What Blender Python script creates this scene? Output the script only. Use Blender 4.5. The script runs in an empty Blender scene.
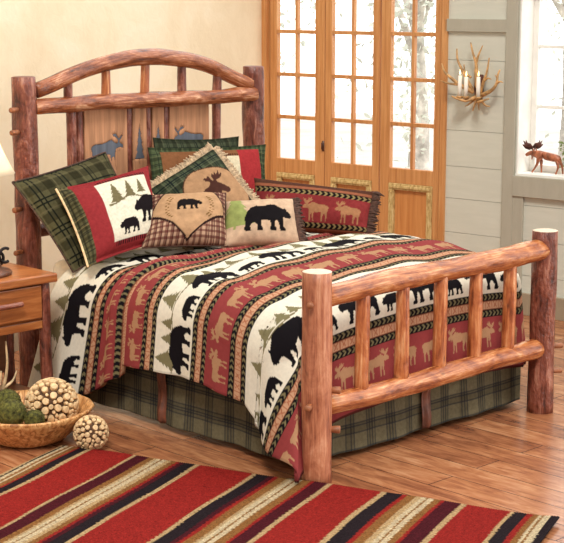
import bpy, math, random
import numpy as np
from mathutils import Vector, Matrix
random.seed(7); RNG = np.random.default_rng(7)
SC = bpy.context.scene
COL = SC.collection
PI = math.pi

# ------------------------------------------------------------------ colour
def lin(c):
    c = np.asarray(c, float) / 255.0
    return np.where(c <= 0.04045, c / 12.92, ((c + 0.055) / 1.055) ** 2.4)
def rgba(c):
    l = lin(c); return (float(l[0]), float(l[1]), float(l[2]), 1.0)

# ------------------------------------------------------------------ node helpers
def new_mat(name):
    m = bpy.data.materials.new(name); m.use_nodes = True
    nt = m.node_tree
    b = nt.nodes['Principled BSDF']
    return m, nt, b
def node(nt, t, **kw):
    n = nt.nodes.new(t)
    for k, v in kw.items():
        if k in n.inputs: n.inputs[k].default_value = v
        else: setattr(n, k, v)
    return n
def ramp(nt, stops, interp='LINEAR'):
    r = nt.nodes.new('ShaderNodeValToRGB'); r.color_ramp.interpolation = interp
    e = r.color_ramp.elements
    while len(e) > 1: e.remove(e[-1])
    e[0].position = stops[0][0]; e[0].color = rgba(stops[0][1])
    for p, c in stops[1:]:
        x = e.new(p); x.color = rgba(c)
    return r
def mapping(nt, src, scale, rot=(0, 0, 0)):
    mp = nt.nodes.new('ShaderNodeMapping'); mp.inputs['Scale'].default_value = scale
    mp.inputs['Rotation'].default_value = rot
    nt.links.new(src, mp.inputs['Vector']); return mp.outputs['Vector']
def noise(nt, vec, scale, detail=4, rough=0.55, dist=0.0):
    n = nt.nodes.new('ShaderNodeTexNoise')
    n.inputs['Scale'].default_value = scale; n.inputs['Detail'].default_value = detail
    n.inputs['Roughness'].default_value = rough; n.inputs['Distortion'].default_value = dist
    if vec is not None: nt.links.new(vec, n.inputs['Vector'])
    return n.outputs['Fac']
def mixrgb(nt, mode, fac, a, b):
    n = nt.nodes.new('ShaderNodeMixRGB'); n.blend_type = mode
    for i, v in ((0, fac), (1, a), (2, b)):
        if hasattr(v, 'is_linked'): nt.links.new(v, n.inputs[i])
        else: n.inputs[i].default_value = v
    return n.outputs[0]
def bump(nt, h, strength, dist, b, prev=None):
    n = nt.nodes.new('ShaderNodeBump'); n.inputs['Strength'].default_value = strength
    n.inputs['Distance'].default_value = dist
    nt.links.new(h, n.inputs['Height'])
    if prev is not None: nt.links.new(prev, n.inputs['Normal'])
    nt.links.new(n.outputs['Normal'], b.inputs['Normal']); return n.outputs['Normal']
def attr(nt, name):
    n = nt.nodes.new('ShaderNodeAttribute'); n.attribute_name = name; return n

def mat_plain(name, c, rough=0.6, metal=0.0, var=0.12, nscale=20, bmp=0.0, spec=None):
    m, nt, b = new_mat(name)
    tc = nt.nodes.new('ShaderNodeTexCoord')
    f = noise(nt, tc.outputs['Object'], nscale)
    c0 = tuple(max(0, x * (1 - var)) for x in c); c1 = tuple(min(255, x * (1 + var * .6)) for x in c)
    r = ramp(nt, [(0.3, c0), (0.7, c1)]); nt.links.new(f, r.inputs[0])
    nt.links.new(r.outputs[0], b.inputs['Base Color'])
    b.inputs['Roughness'].default_value = rough; b.inputs['Metallic'].default_value = metal
    if bmp: bump(nt, f, bmp, 0.01, b)
    return m

def mat_log(name, stops, rough=0.3, streak=(34, 34, 2.6), speck=0.5, bumpy=0.35):
    m, nt, b = new_mat(name)
    g = attr(nt, 'grain').outputs['Vector']
    f1 = noise(nt, mapping(nt, g, streak), 1.0, 6, 0.66, 0.8)
    f2 = noise(nt, mapping(nt, g, (10, 10, 4.5)), 1.0, 4, 0.6, 1.4)
    f3 = noise(nt, mapping(nt, g, (130, 130, 9)), 1.0, 3, 0.6, 0.4)
    def mad(x, k, y):
        n = nt.nodes.new('ShaderNodeMath'); n.operation = 'MULTIPLY_ADD'; n.inputs[1].default_value = k
        nt.links.new(x, n.inputs[0])
        if y is None: n.inputs[2].default_value = 0
        else: nt.links.new(y, n.inputs[2])
        return n.outputs[0]
    t = mad(f1, .42, mad(f2, .36, mad(f3, .22, None)))
    r = ramp(nt, stops); nt.links.new(t, r.inputs[0])
    # knots, scars and scrapes
    vo = nt.nodes.new('ShaderNodeTexVoronoi'); vo.inputs['Scale'].default_value = 1.0
    nt.links.new(mapping(nt, g, (15, 15, 7)), vo.inputs['Vector'])
    kr = ramp(nt, [(0.03, (40, 34, 30)), (0.15, (255, 255, 255))]); nt.links.new(vo.outputs['Distance'], kr.inputs[0])
    c = mixrgb(nt, 'MULTIPLY', speck, r.outputs[0], kr.outputs[0])
    sc = noise(nt, mapping(nt, g, (26, 26, 3.2)), 1.0, 5, .7, 2.0)
    sr = ramp(nt, [(0.60, (0, 0, 0)), (0.70, (255, 255, 255))]); nt.links.new(sc, sr.inputs[0])
    fm = nt.nodes.new('ShaderNodeMath'); fm.operation = 'MULTIPLY'; fm.inputs[1].default_value = .55 * speck
    nt.links.new(sr.outputs[0], fm.inputs[0])
    dk = tuple(x * .45 for x in stops[0][1])
    c = mixrgb(nt, 'MIX', fm.outputs[0], c, rgba(dk))
    nt.links.new(c, b.inputs['Base Color'])
    b.inputs['Roughness'].default_value = rough
    f4 = noise(nt, mapping(nt, g, (45, 45, 30)), 1.0, 3)
    n1 = bump(nt, f4, bumpy, 0.010, b)
    n2 = bump(nt, f2, bumpy * .8, 0.02, b, n1)
    bump(nt, f1, bumpy, 0.006, b, n2)
    return m

def mat_board(name, stops, rough=0.45, grain=(60, 60, 3), rot=(0, 0, 0), coord='Object'):
    m, nt, b = new_mat(name)
    tc = nt.nodes.new('ShaderNodeTexCoord')
    f = noise(nt, mapping(nt, tc.outputs[coord], grain, rot), 1.0, 6, 0.6, 0.5)
    r = ramp(nt, stops); nt.links.new(f, r.inputs[0])
    nt.links.new(r.outputs[0], b.inputs['Base Color']); b.inputs['Roughness'].default_value = rough
    bump(nt, f, 0.15, 0.004, b)
    return m

def mat_paint(name, rough=0.9, weave=900.0, bs=0.35, var=0.18, sheen=0.2, wv=(1, 1, 1), nsc=60):
    """pattern comes from the mesh attribute 'Col'; woven bump on top"""
    m, nt, b = new_mat(name)
    a = attr(nt, 'Col')
    tc = nt.nodes.new('ShaderNodeTexCoord')
    f = noise(nt, mapping(nt, tc.outputs['Object'], wv), nsc, 4, 0.6)
    r = ramp(nt, [(0.25, tuple([255 * (1 - var)] * 3)), (0.75, (255, 255, 255))]); nt.links.new(f, r.inputs[0])
    c = mixrgb(nt, 'MULTIPLY', 1.0, a.outputs['Color'], r.outputs[0])
    nt.links.new(c, b.inputs['Base Color'])
    b.inputs['Roughness'].default_value = rough
    b.inputs['Specular IOR Level'].default_value = 0.06
    b.inputs['Sheen Weight'].default_value = 0.0
    f2 = noise(nt, mapping(nt, tc.outputs['Object'], wv), weave, 2, 0.5)
    bump(nt, f2, bs, 0.002, b)
    return m

def mat_emit(name, c, s):
    m, nt, b = new_mat(name)
    b.inputs['Base Color'].default_value = rgba(c)
    b.inputs['Emission Color'].default_value = rgba(c); b.inputs['Emission Strength'].default_value = s
    return m

# ------------------------------------------------------------------ objects
def tag(o, label=None, cat=None, group=None, kind=None):
    if label: o['label'] = label
    if cat: o['category'] = cat
    if group: o['group'] = group
    if kind: o['kind'] = kind
    return o
def thing(name, label, cat, loc, group=None):
    o = bpy.data.objects.new(name, None); COL.objects.link(o); o.empty_display_size = 0.1
    o.location = loc; tag(o, label, cat, group); return o
def wloc(o):
    v = Vector((0, 0, 0))
    while o is not None: v = v + o.location; o = o.parent
    return v

class MB:
    def __init__(s): s.v = []; s.f = []; s.m = []; s.g = []; s.c = []; s.n = 0; s.hasc = False
    def add(s, v, f, g=None, c=None, m=0):
        v = np.asarray(v, float).reshape(-1, 3)
        s.v.append(v); s.g.append(np.zeros_like(v) if g is None else np.asarray(g, float))
        if c is None: s.c.append(np.ones_like(v))
        else: s.c.append(np.asarray(c, float)); s.hasc = True
        s.f += [[i + s.n for i in q] for q in f]
        s.m += [m] * len(f) if np.isscalar(m) else list(m)
        s.n += len(v); return s
    def box(s, x0, x1, y0, y1, z0, z1, m=0, M=None):
        v = [(x, y, z) for z in (z0, z1) for y in (y0, y1) for x in (x0, x1)]
        f = [(0, 2, 3, 1), (4, 5, 7, 6), (0, 1, 5, 4), (2, 6, 7, 3), (0, 4, 6, 2), (1, 3, 7, 5)]
        if M is not None: v = [tuple(M @ Vector(p)) for p in v]
        off = RNG.uniform(-9, 9, 3)
        return s.add(v, f, np.array(v) + off, None, m)
    def tube(s, pts, radii, n=14, amp=0.0, cap=True, m=0, mcap=None, dome=0.25, freq=7.0):
        P = np.asarray(pts, float); K = len(P)
        R = np.full(K, radii, float) if np.isscalar(radii) else np.asarray(radii, float)
        T = np.gradient(P, axis=0); T /= np.linalg.norm(T, axis=1)[:, None] + 1e-12
        ref = np.array([0, 0, 1.]) if abs(T[0, 2]) < 0.9 else np.array([1., 0, 0])
        N = np.cross(T[0], ref); N /= np.linalg.norm(N)
        L = np.concatenate([[0], np.cumsum(np.linalg.norm(np.diff(P, axis=0), axis=1))])
        th = np.linspace(0, 2 * PI, n, endpoint=False)
        ph = RNG.uniform(0, 6.28, 8); off = RNG.uniform(-20, 20, 3)
        V = []; G = []
        for i in range(K):
            N = N - T[i] * (N @ T[i]); N /= np.linalg.norm(N) + 1e-12
            B = np.cross(T[i], N)
            rr = R[i] * (1 + amp * (np.sin(2 * th + L[i] * freq + ph[0]) * .5 + np.sin(3 * th - L[i] * freq * 1.7 + ph[1]) * .35
                     + np.sin(th + L[i] * freq * 2.6 + ph[2]) * .5 + np.sin(L[i] * freq * 1.3 + ph[3]) * .5 + np.sin(5 * th + L[i] * freq * 4 + ph[4]) * .18))
            ct, st = np.cos(th), np.sin(th)
            V.append(P[i] + (rr * ct)[:, None] * N + (rr * st)[:, None] * B)
            G.append(np.stack([R[i] * ct, R[i] * st, np.full(n, L[i])], 1) + off)
        F = []; M = []
        for i in range(K - 1):
            for j in range(n):
                k = (j + 1) % n
                F.append((i * n + j, i * n + k, (i + 1) * n + k, (i + 1) * n + j)); M.append(m)
        V = np.concatenate(V); G = np.concatenate(G)
        if cap:
            mc = m if mcap is None else mcap
            for (i, sg) in ((0, -1), (K - 1, 1)):
                ring = V[i * n:(i + 1) * n]; gr = G[i * n:(i + 1) * n]
                c = ring.mean(0)
                b = len(V)
                V = np.concatenate([V, c + (ring - c) * 0.86 + sg * T[i] * R[i] * dome * .7, [c + sg * T[i] * R[i] * dome]])
                G = np.concatenate([G, gr + (0, 0, sg * .01), [gr.mean(0) + (0, 0, sg * .02)]])
                for j in range(n):
                    k = (j + 1) % n
                    a, bb = i * n + j, i * n + k
                    q = [(a, bb, b + k, b + j), (b + j, b + k, b + n)]
                    if sg < 0: q = [tuple(reversed(x)) for x in q]
                    F += q; M += [mc if dome < 0.12 else m, mc]
        return s.add(V, F, G, None, M)
    def lathe(s, prof, c=(0, 0, 0), n=40, m=0, wob=None):
        prof = np.asarray(prof, float); th = np.linspace(0, 2 * PI, n, endpoint=False)
        V = []
        for (r, z) in prof:
            k = np.ones(n) if wob is None else 1 + wob(th, z)
            V.append(np.stack([c[0] + r * k * np.cos(th), c[1] + r * k * np.sin(th), np.full(n, c[2] + z)], 1))
        F = []
        for i in range(len(prof) - 1):
            for j in range(n):
                k = (j + 1) % n; F.append((i * n + j, i * n + k, (i + 1) * n + k, (i + 1) * n + j))
        V = np.concatenate(V)
        return s.add(V, F, V.copy(), None, m)
    def sphere(s, c, r, nu=24, nv=14, m=0, sc=(1, 1, 1), amp=0.0):
        V = []; F = []
        ph = RNG.uniform(0, 6, 6)
        for i in range(nv + 1):
            a = PI * i / nv
            for j in range(nu):
                t = 2 * PI * j / nu
                d = np.array([math.sin(a) * math.cos(t), math.sin(a) * math.sin(t), math.cos(a)])
                k = 1 + amp * (math.sin(5 * d[0] + ph[0]) + math.sin(6 * d[1] + ph[1]) + math.sin(7 * d[2] + ph[2])) / 3
                V.append(np.array(c) + d * r * k * np.array(sc))
        for i in range(nv):
            for j in range(nu):
                k = (j + 1) % nu; F.append((i * nu + j, (i + 1) * nu + j, (i + 1) * nu + k, i * nu + k))
        return s.add(V, F, np.array(V), None, m)
    def prism(s, poly, fn, d0, d1, m=0):
        """polygon in 2D extruded between depth d0 and d1; fn(x, y, d) -> 3D"""
        n = len(poly)
        V = [fn(x, y, d0) for x, y in poly] + [fn(x, y, d1) for x, y in poly]
        F = [tuple(range(n))[::-1], tuple(range(n, 2 * n))] + [(i, (i + 1) % n, n + (i + 1) % n, n + i) for i in range(n)]
        return s.add(V, F, np.array(V), None, m)
    def build(s, name, mats, parent=None, smooth=True, bevel=0.0, solid=None, auto=None, subsurf=0):
        v = np.concatenate(s.v); g = np.concatenate(s.g); c = np.concatenate(s.c)
        if parent is not None: v = v - np.array(wloc(parent))
        me = bpy.data.meshes.new(name)
        me.from_pydata(v.tolist(), [], s.f) if len(s.f) < 60000 else fast_mesh(me, v, s.f)
        if not isinstance(mats, (list, tuple)): mats = [mats]
        for m in mats: me.materials.append(m)
        me.polygons.foreach_set('material_index', np.array(s.m, dtype=np.int32))
        a = me.attributes.new('grain', 'FLOAT_VECTOR', 'POINT'); a.data.foreach_set('vector', g.astype(np.float32).ravel())
        if s.hasc:
            a = me.color_attributes.new('Col', 'FLOAT_COLOR', 'POINT')
            a.data.foreach_set('color', np.concatenate([c, np.ones((len(c), 1))], 1).astype(np.float32).ravel())
        me.polygons.foreach_set('use_smooth', np.full(len(me.polygons), bool(smooth)))
        me.update()
        o = bpy.data.objects.new(name, me); COL.objects.link(o)
        if parent is not None: o.parent = parent
        if bevel:
            b = o.modifiers.new('Bevel', 'BEVEL'); b.width = bevel; b.segments = 2; b.limit_method = 'ANGLE'
        if subsurf:
            b = o.modifiers.new('Subdivision', 'SUBSURF'); b.levels = subsurf; b.render_levels = subsurf
        if solid:
            b = o.modifiers.new('Solidify', 'SOLIDIFY'); b.thickness = solid[0]; b.offset = solid[1]
        return o
def fast_mesh(me, v, faces):
    F = np.array(faces, dtype=np.int32)
    me.vertices.add(len(v)); me.vertices.foreach_set('co', v.astype(np.float32).ravel())
    me.loops.add(F.size); me.loops.foreach_set('vertex_index', F.ravel())
    me.polygons.add(len(F)); me.polygons.foreach_set('loop_start', np.arange(0, F.size, F.shape[1], dtype=np.int32))
    me.update(calc_edges=True)

def grid_faces(nu, nv, base=0, flip=False):
    i = np.arange(nv - 1)[:, None] * nu + np.arange(nu - 1)[None, :] + base
    q = np.stack([i, i + 1, i + nu + 1, i + nu], -1).reshape(-1, 4)
    if flip: q = q[:, ::-1]
    return q.tolist()

# ------------------------------------------------------------------ motifs
BEAR = [(0, .33), (.03, .39), (.09, .43), (.115, .49), (.14, .515), (.165, .48), (.24, .52), (.36, .59), (.46, .60), (.60, .57), (.76, .585), (.88, .54),
        (.96, .43), (1.0, .30), (.985, .15), (1.0, .04), (.97, 0), (.86, 0), (.865, .05), (.89, .10), (.82, .19), (.74, .13), (.73, .05), (.735, 0), (.62, 0), (.62, .05),
        (.66, .11), (.66, .23), (.57, .225), (.48, .21), (.46, .12), (.475, .03), (.465, 0), (.34, 0), (.345, .05), (.38, .08), (.37, .2), (.33, .21),
        (.29, .12), (.275, .04), (.265, 0), (.15, 0), (.155, .045), (.2, .08), (.205, .2), (.19, .27), (.13, .265), (.06, .255), (.015, .28)]
MOOSE = [(0, .55), (0, .50), (.03, .46), (.08, .47), (.13, .49), (.15, .41), (.17, .48), (.22, .46), (.24, .38), (.25, .2), (.23, 0), (.28, 0), (.30, .2), (.33, .33),
         (.36, .2), (.38, 0), (.43, 0), (.42, .2), (.43, .34), (.55, .33), (.68, .37), (.72, .28), (.69, .18), (.72, 0), (.77, 0), (.765, .18), (.82, .3), (.85, .3),
         (.88, .2), (.87, 0), (.92, 0), (.93, .2), (.95, .34), (.98, .5), (1.0, .52), (.97, .57), (.9, .62), (.75, .63), (.6, .64), (.45, .69), (.36, .71), (.28, .65), (.22, .62),
         (.2, .66), (.26, .71), (.34, .74), (.39, .83), (.33, .81), (.31, .9), (.27, .81), (.23, .89), (.2, .79), (.15, .73), (.12, .77), (.09, .86), (.07, .78), (.01, .84), (.03, .74),
         (.08, .67), (.13, .63), (.06, .6)]
def pine(k=5, trunk=.08):
    L = [(.5, 1.0)]
    for i in range(k):
        y = 1 - (i + 1) * (1 - trunk) / k; w = .5 * (i + 1) / k
        L.append((.5 + w, y)); L.append((.5 + w * .62, y + .03))
    L = [p for p in L]
    r = L[:-1] + [(.53, trunk)] + [(.53, 0)]
    l = [(1 - x, y) for x, y in reversed(r[1:])]
    return r + l
PINE = pine()
def pip(x, y, poly):
    inside = np.zeros(x.shape, bool); n = len(poly)
    for i in range(n):
        x0, y0 = poly[i]; x1, y1 = poly[(i + 1) % n]
        if y0 == y1: continue
        c = ((y0 > y) != (y1 > y)) & (x < (x1 - x0) * (y - y0) / (y1 - y0) + x0)
        inside ^= c
    return inside
def stamp(C, X, Y, poly, x0, y0, w, h, col, flip=False, rot=0.0):
    """motif with lower-left at x0,y0, size w x h, painted into C where inside"""
    dx, dy = X - x0, Y - y0
    if rot:
        cr, sr = math.cos(rot), math.sin(rot); cx, cy = dx - w / 2, dy - h / 2
        dx, dy = cx * cr + cy * sr + w / 2, -cx * sr + cy * cr + h / 2
    u, v = dx / w, dy / h
    if flip: u = 1 - u
    sel = (u > -.05) & (u < 1.05) & (v > -.05) & (v < 1.05)
    if not sel.any(): return
    idx = np.where(sel)
    ins = pip(u[idx], v[idx], poly)
    C[tuple(i[ins] for i in idx)] = lin(col)
BEARN = [(x, y / .6) for x, y in BEAR]
MOOSEN = [(x, y / .9) for x, y in MOOSE]

def plaid(X, Y, base=(88, 88, 60), dark=(38, 48, 42), light=(120, 112, 78), p=.085):
    C = np.empty(X.shape + (3,)); C[:] = lin(base)
    def band(A, off, w): return (((A / p + off) % 1.0) < w)
    for A in (X, Y):
        C[band(A, 0, .30)] *= .55
    m = band(X, .42, .05) | band(X, .28, .05) | band(Y, .42, .05) | band(Y, .28, .05)
    C[m] = lin(dark) * .7
    m = band(X, .65, .035) | band(Y, .65, .035)
    C[m] = C[m] * .5 + lin(light) * .5
    return C

def skirt_plaid(X, Y):
    C = np.empty(X.shape + (3,)); C[:] = lin((112, 104, 80))
    for A, p in ((X, .135), (Y, .12)):
        a = (A / p) % 1.0
        C[(a > .06) & (a < .40)] *= .74
        for o in (.04, .17, .30, .43):
            m = np.abs(a - o) < .020; C[m] = C[m] * .25 + lin((32, 38, 50)) * .75
    return C

# ------------------------------------------------------------------ materials
M = {}
M['log'] = mat_log('peeled_log', [(0.37, (92, 42, 22)), (0.455, (158, 84, 46)), (0.53, (190, 116, 68)), (0.63, (222, 164, 116))], 0.3, speck=.6)
M['log_post'] = mat_log('peeled_log_pink', [(0.37, (112, 58, 40)), (0.455, (162, 96, 66)), (0.53, (188, 122, 88)), (0.64, (214, 160, 126))], 0.42, speck=.4, bumpy=.3)
M['log_dark'] = mat_log('dark_log', [(0.37, (52, 24, 18)), (0.455, (104, 52, 38)), (0.53, (136, 76, 58)), (0.64, (190, 136, 112))], 0.3, streak=(26, 26, 6), speck=.5, bumpy=.85)
M['log_amber'] = mat_log('amber_log', [(0.37, (82, 36, 18)), (0.455, (150, 80, 42)), (0.53, (188, 116, 66)), (0.63, (228, 178, 128))], 0.22, speck=.65)
M['log_head'] = mat_log('dark_amber_log', [(0.37, (64, 28, 16)), (0.455, (128, 68, 38)), (0.53, (166, 98, 60)), (0.63, (224, 172, 132))], 0.24, speck=.75, bumpy=.6)  # darker amber mix for the headboard arch and upper rail
M['endgrain'] = mat_plain('end_grain', (226, 204, 176), 0.6, 0, .1, 30)
M['endgrain_dark'] = mat_plain('end_grain_dark', (122, 74, 58), 0.5, 0, .15, 30)
M['peg'] = mat_plain('peg_wood', (150, 92, 58), 0.5, 0, .2, 40)
M['door'] = mat_board('oiled_pine', [(0.25, (170, 108, 56)), (0.5, (196, 136, 80)), (0.75, (214, 160, 104))], 0.5, (40, 40, 2))
M['door_panel'] = mat_board('oiled_pine_panel', [(0.25, (180, 112, 56)), (0.5, (200, 134, 74)), (0.75, (212, 152, 92))], 0.5, (30, 30, 2))
M['worn'] = mat_board('worn_paint_molding', [(0.3, (150, 112, 60)), (0.5, (200, 172, 112)), (0.7, (222, 200, 150))], 0.7, (60, 60, 20))
M['plank'] = mat_board('grey_beige_paint', [(0.2, (199, 200, 185)), (0.8, (211, 211, 197))], 0.6, (4, 4, 30))
M['trim'] = mat_board('taupe_paint', [(0.2, (168, 163, 146)), (0.8, (180, 175, 158))], 0.6, (20, 20, 5))
M['base'] = mat_board('taupe_baseboard', [(0.2, (150, 135, 112)), (0.8, (162, 146, 122))], 0.6, (20, 20, 5))
M['white'] = mat_plain('white_paint', (240, 238, 230), 0.5, 0, .03, 10)
M['sheet'] = mat_plain('cream_sheet', (232, 214, 186), 0.9, 0, .05, 30, .1)
M['brown_suede'] = mat_plain('brown_suede', (112, 64, 44), 0.55, 0, .3, 25, .3)
M['night'] = mat_board('nightstand_pine', [(0.25, (122, 66, 32)), (0.5, (160, 94, 48)), (0.75, (188, 124, 72))], 0.3, (4, 50, 50))
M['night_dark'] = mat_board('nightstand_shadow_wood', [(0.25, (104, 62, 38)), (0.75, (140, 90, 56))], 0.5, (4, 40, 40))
M['iron'] = mat_plain('dark_iron', (34, 28, 26), 0.5, 0.6, .2, 30)
M['bronze'] = mat_plain('brown_resin', (98, 62, 44), 0.4, 0.1, .3, 25, .3)
M['antler'] = mat_plain('antler', (196, 152, 98), 0.55, 0, .3, 22, .2)
M['antler_pale'] = mat_plain('pale_antler', (214, 186, 142), 0.55, 0, .25, 22, .2)
M['candle'] = mat_plain('candle_wax', (250, 244, 230), 0.5, 0, .02, 10)
M['flame'] = mat_emit('flame', (255, 214, 140), 6.0)
M['copper'] = mat_plain('copper_brown_resin', (164, 100, 70), 0.4, 0.15, .35, 35, .3)
M['copper_dark'] = mat_plain('dark_brown_resin', (92, 52, 40), 0.45, 0.1, .3, 35, .3)
M['moss'] = mat_plain('moss', (86, 84, 36), 1.0, 0, .5, 55, 1.0)
M['slice'] = mat_plain('birch_slice', (226, 192, 144), 0.7, 0, .16, 45)
M['ball_core'] = mat_plain('brown_core', (84, 58, 38), 0.9, 0, .3, 40, .4)
M['leaf'] = mat_plain('soft_green_leaf', (128, 146, 84), 0.6, 0, .3, 12)
M['tree_leaf'] = mat_plain('pale_leaf', (226, 232, 222), 0.8, 0, .06, 3)  # near-white leaves: the outdoor overexposure is put into the colour
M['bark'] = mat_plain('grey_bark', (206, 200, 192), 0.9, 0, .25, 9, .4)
M['terracotta'] = mat_plain('terracotta', (176, 120, 88), 0.8, 0, .15, 12)
M['quilt'] = mat_paint('woven_jacquard', 0.92, 700, .3, .07, .15)
M['fabric'] = mat_paint('cotton_fabric', 0.92, 800, .3, .16, .15)
M['suede'] = mat_paint('faux_suede', 0.85, 260, .25, .2, .35, (1, 1, 1), 26)
M['rug'] = mat_paint('woven_wool', 0.95, 420, .9, .42, .2, (1, 1, 1), 170)
M['panel'] = mat_paint('carved_pine_board', 0.5, 60, .2, .28, 0.0, (26, 26, 1.6), 1.6)
M['fr_cream'] = mat_plain('cream_fringe', (182, 156, 124), 0.9, 0, .3, 60)
M['fr_brown'] = mat_plain('brown_fringe', (80, 54, 42), 0.9, 0, .35, 60)

def mat_glass():
    m, nt, b = new_mat('window_glass')
    b.inputs['Base Color'].default_value = (1, 1, 1, 1); b.inputs['Roughness'].default_value = 0.02
    out = nt.nodes['Material Output']
    tr = nt.nodes.new('ShaderNodeBsdfTransparent'); gl = nt.nodes.new('ShaderNodeBsdfGlossy'); gl.inputs['Roughness'].default_value = .03
    mx = nt.nodes.new('ShaderNodeMixShader'); mx.inputs[0].default_value = 0.06
    nt.links.new(tr.outputs[0], mx.inputs[1]); nt.links.new(gl.outputs[0], mx.inputs[2]); nt.links.new(mx.outputs[0], out.inputs['Surface'])
    nt.nodes.remove(b); return m
M['glass'] = mat_glass()

def mat_bowl():
    m, nt, b = new_mat('carved_bowl_wood')
    tc = nt.nodes.new('ShaderNodeTexCoord')
    f = noise(nt, mapping(nt, tc.outputs['Object'], (30, 30, 7)), 1.0, 5, .6, 1.5)
    r = ramp(nt, [(0.30, (112, 64, 30)), (0.44, (186, 126, 70)), (0.56, (220, 168, 108)), (0.75, (238, 200, 146))]); nt.links.new(f, r.inputs[0])
    nt.links.new(r.outputs[0], b.inputs['Base Color']); b.inputs['Roughness'].default_value = .5
    bump(nt, f, .6, .008, b); return m
M['bowl'] = mat_bowl()

def mat_shade():
    m, nt, b = new_mat('linen_lampshade')
    out = nt.nodes['Material Output']
    d = nt.nodes.new('ShaderNodeBsdfDiffuse'); t = nt.nodes.new('ShaderNodeBsdfTranslucent')
    tc = nt.nodes.new('ShaderNodeTexCoord')
    f = noise(nt, tc.outputs['Object'], 300)
    r = ramp(nt, [(0.2, (238, 226, 200)), (0.8, (250, 240, 218))]); nt.links.new(f, r.inputs[0])
    for s in (d, t): nt.links.new(r.outputs[0], s.inputs['Color'])
    mx = nt.nodes.new('ShaderNodeMixShader'); mx.inputs[0].default_value = .45
    nt.links.new(d.outputs[0], mx.inputs[1]); nt.links.new(t.outputs[0], mx.inputs[2]); nt.links.new(mx.outputs[0], out.inputs['Surface'])
    nt.nodes.remove(b); return m
M['shade'] = mat_shade()

def mat_floor():
    m, nt, b = new_mat('hand_scraped_plank_floor')
    tc = nt.nodes.new('ShaderNodeTexCoord')
    v = mapping(nt, tc.outputs['Object'], (1, 1, 1), (0, 0, PI / 2))
    br = nt.nodes.new('ShaderNodeTexBrick')
    br.inputs['Scale'].default_value = 1.0; br.inputs['Brick Width'].default_value = 1.25; br.inputs['Row Height'].default_value = .165
    br.inputs['Mortar Size'].default_value = .0028; br.inputs['Mortar Smooth'].default_value = .3; br.offset = .37; br.inputs['Bias'].default_value = 0
    br.inputs['Color1'].default_value = (0, 0, 0, 1); br.inputs['Color2'].default_value = (1, 1, 1, 1); br.inputs['Mortar'].default_value = (.5, .5, .5, 1)
    nt.links.new(v, br.inputs['Vector'])
    g = noise(nt, mapping(nt, v, (3.5, 20, 1)), 1.0, 6, .62, 1.2)
    g2 = noise(nt, mapping(nt, v, (5, 9, 1)), 1.0, 4, .6, .8)
    add = nt.nodes.new('ShaderNodeMath'); add.operation = 'MULTIPLY_ADD'; add.inputs[1].default_value = .62
    nt.links.new(g, add.inputs[0])
    s2 = nt.nodes.new('ShaderNodeMath'); s2.operation = 'MULTIPLY'; s2.inputs[1].default_value = .38; nt.links.new(g2, s2.inputs[0])
    nt.links.new(s2.outputs[0], add.inputs[2])
    s3 = nt.nodes.new('ShaderNodeMath'); s3.operation = 'MULTIPLY_ADD'; s3.inputs[1].default_value = .12; s3.inputs[2].default_value = -.06
    nt.links.new(br.outputs['Color'], s3.inputs[0])
    s4 = nt.nodes.new('ShaderNodeMath'); s4.operation = 'ADD'; nt.links.new(add.outputs[0], s4.inputs[0]); nt.links.new(s3.outputs[0], s4.inputs[1])
    r = ramp(nt, [(0.28, (92, 54, 38)), (0.42, (142, 88, 58)), (0.54, (172, 114, 76)), (0.70, (200, 148, 108))]); nt.links.new(s4.outputs[0], r.inputs[0])
    c = mixrgb(nt, 'MIX', br.outputs['Fac'], r.outputs[0], rgba((70, 40, 28)))
    nt.links.new(c, b.inputs['Base Color'])
    b.inputs['Roughness'].default_value = .25
    inv = nt.nodes.new('ShaderNodeMath'); inv.operation = 'SUBTRACT'; inv.inputs[0].default_value = 1; nt.links.new(br.outputs['Fac'], inv.inputs[1])
    n1 = bump(nt, inv.outputs[0], .6, .004, b); bump(nt, g2, .12, .01, b, n1)
    return m
M['floor'] = mat_floor()

def mat_plaster():
    m, nt, b = new_mat('cream_plaster')
    tc = nt.nodes.new('ShaderNodeTexCoord')
    f = noise(nt, tc.outputs['Object'], 2.2, 6, .6, .6)
    r = ramp(nt, [(0.25, (228, 208, 172)), (0.5, (238, 221, 188)), (0.75, (244, 231, 204))]); nt.links.new(f, r.inputs[0])
    nt.links.new(r.outputs[0], b.inputs['Base Color']); b.inputs['Roughness'].default_value = .85
    f2 = noise(nt, tc.outputs['Object'], 14, 5, .6, .8); bump(nt, f2, .3, .01, b); return m
M['plaster'] = mat_plaster()
M['ground'] = mat_plain('pale_paving', (206, 204, 196), .9, 0, .1, 2)

# ------------------------------------------------------------------ setting
W0 = Vector((2.681, -0.876, 0)); D = Vector((-0.1154, 0.9933, 0)); NO = Vector((0.9933, 0.1154, 0))   # along the wall, outward
def wp(a, d, z): p = W0 + D * a + NO * d; return (p.x, p.y, z)
WM = Matrix((( D.x, NO.x, 0, W0.x), (D.y, NO.y, 0, W0.y), (0, 0, 1, 0), (0, 0, 0, 1)))               # (a, depth, z) -> world
def wbox(mb, a0, a1, d0, d1, z0, z1, m=0): return mb.box(a0, a1, d0, d1, z0, z1, m, WM)
def struct(o): o['kind'] = 'structure'; return o

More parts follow.
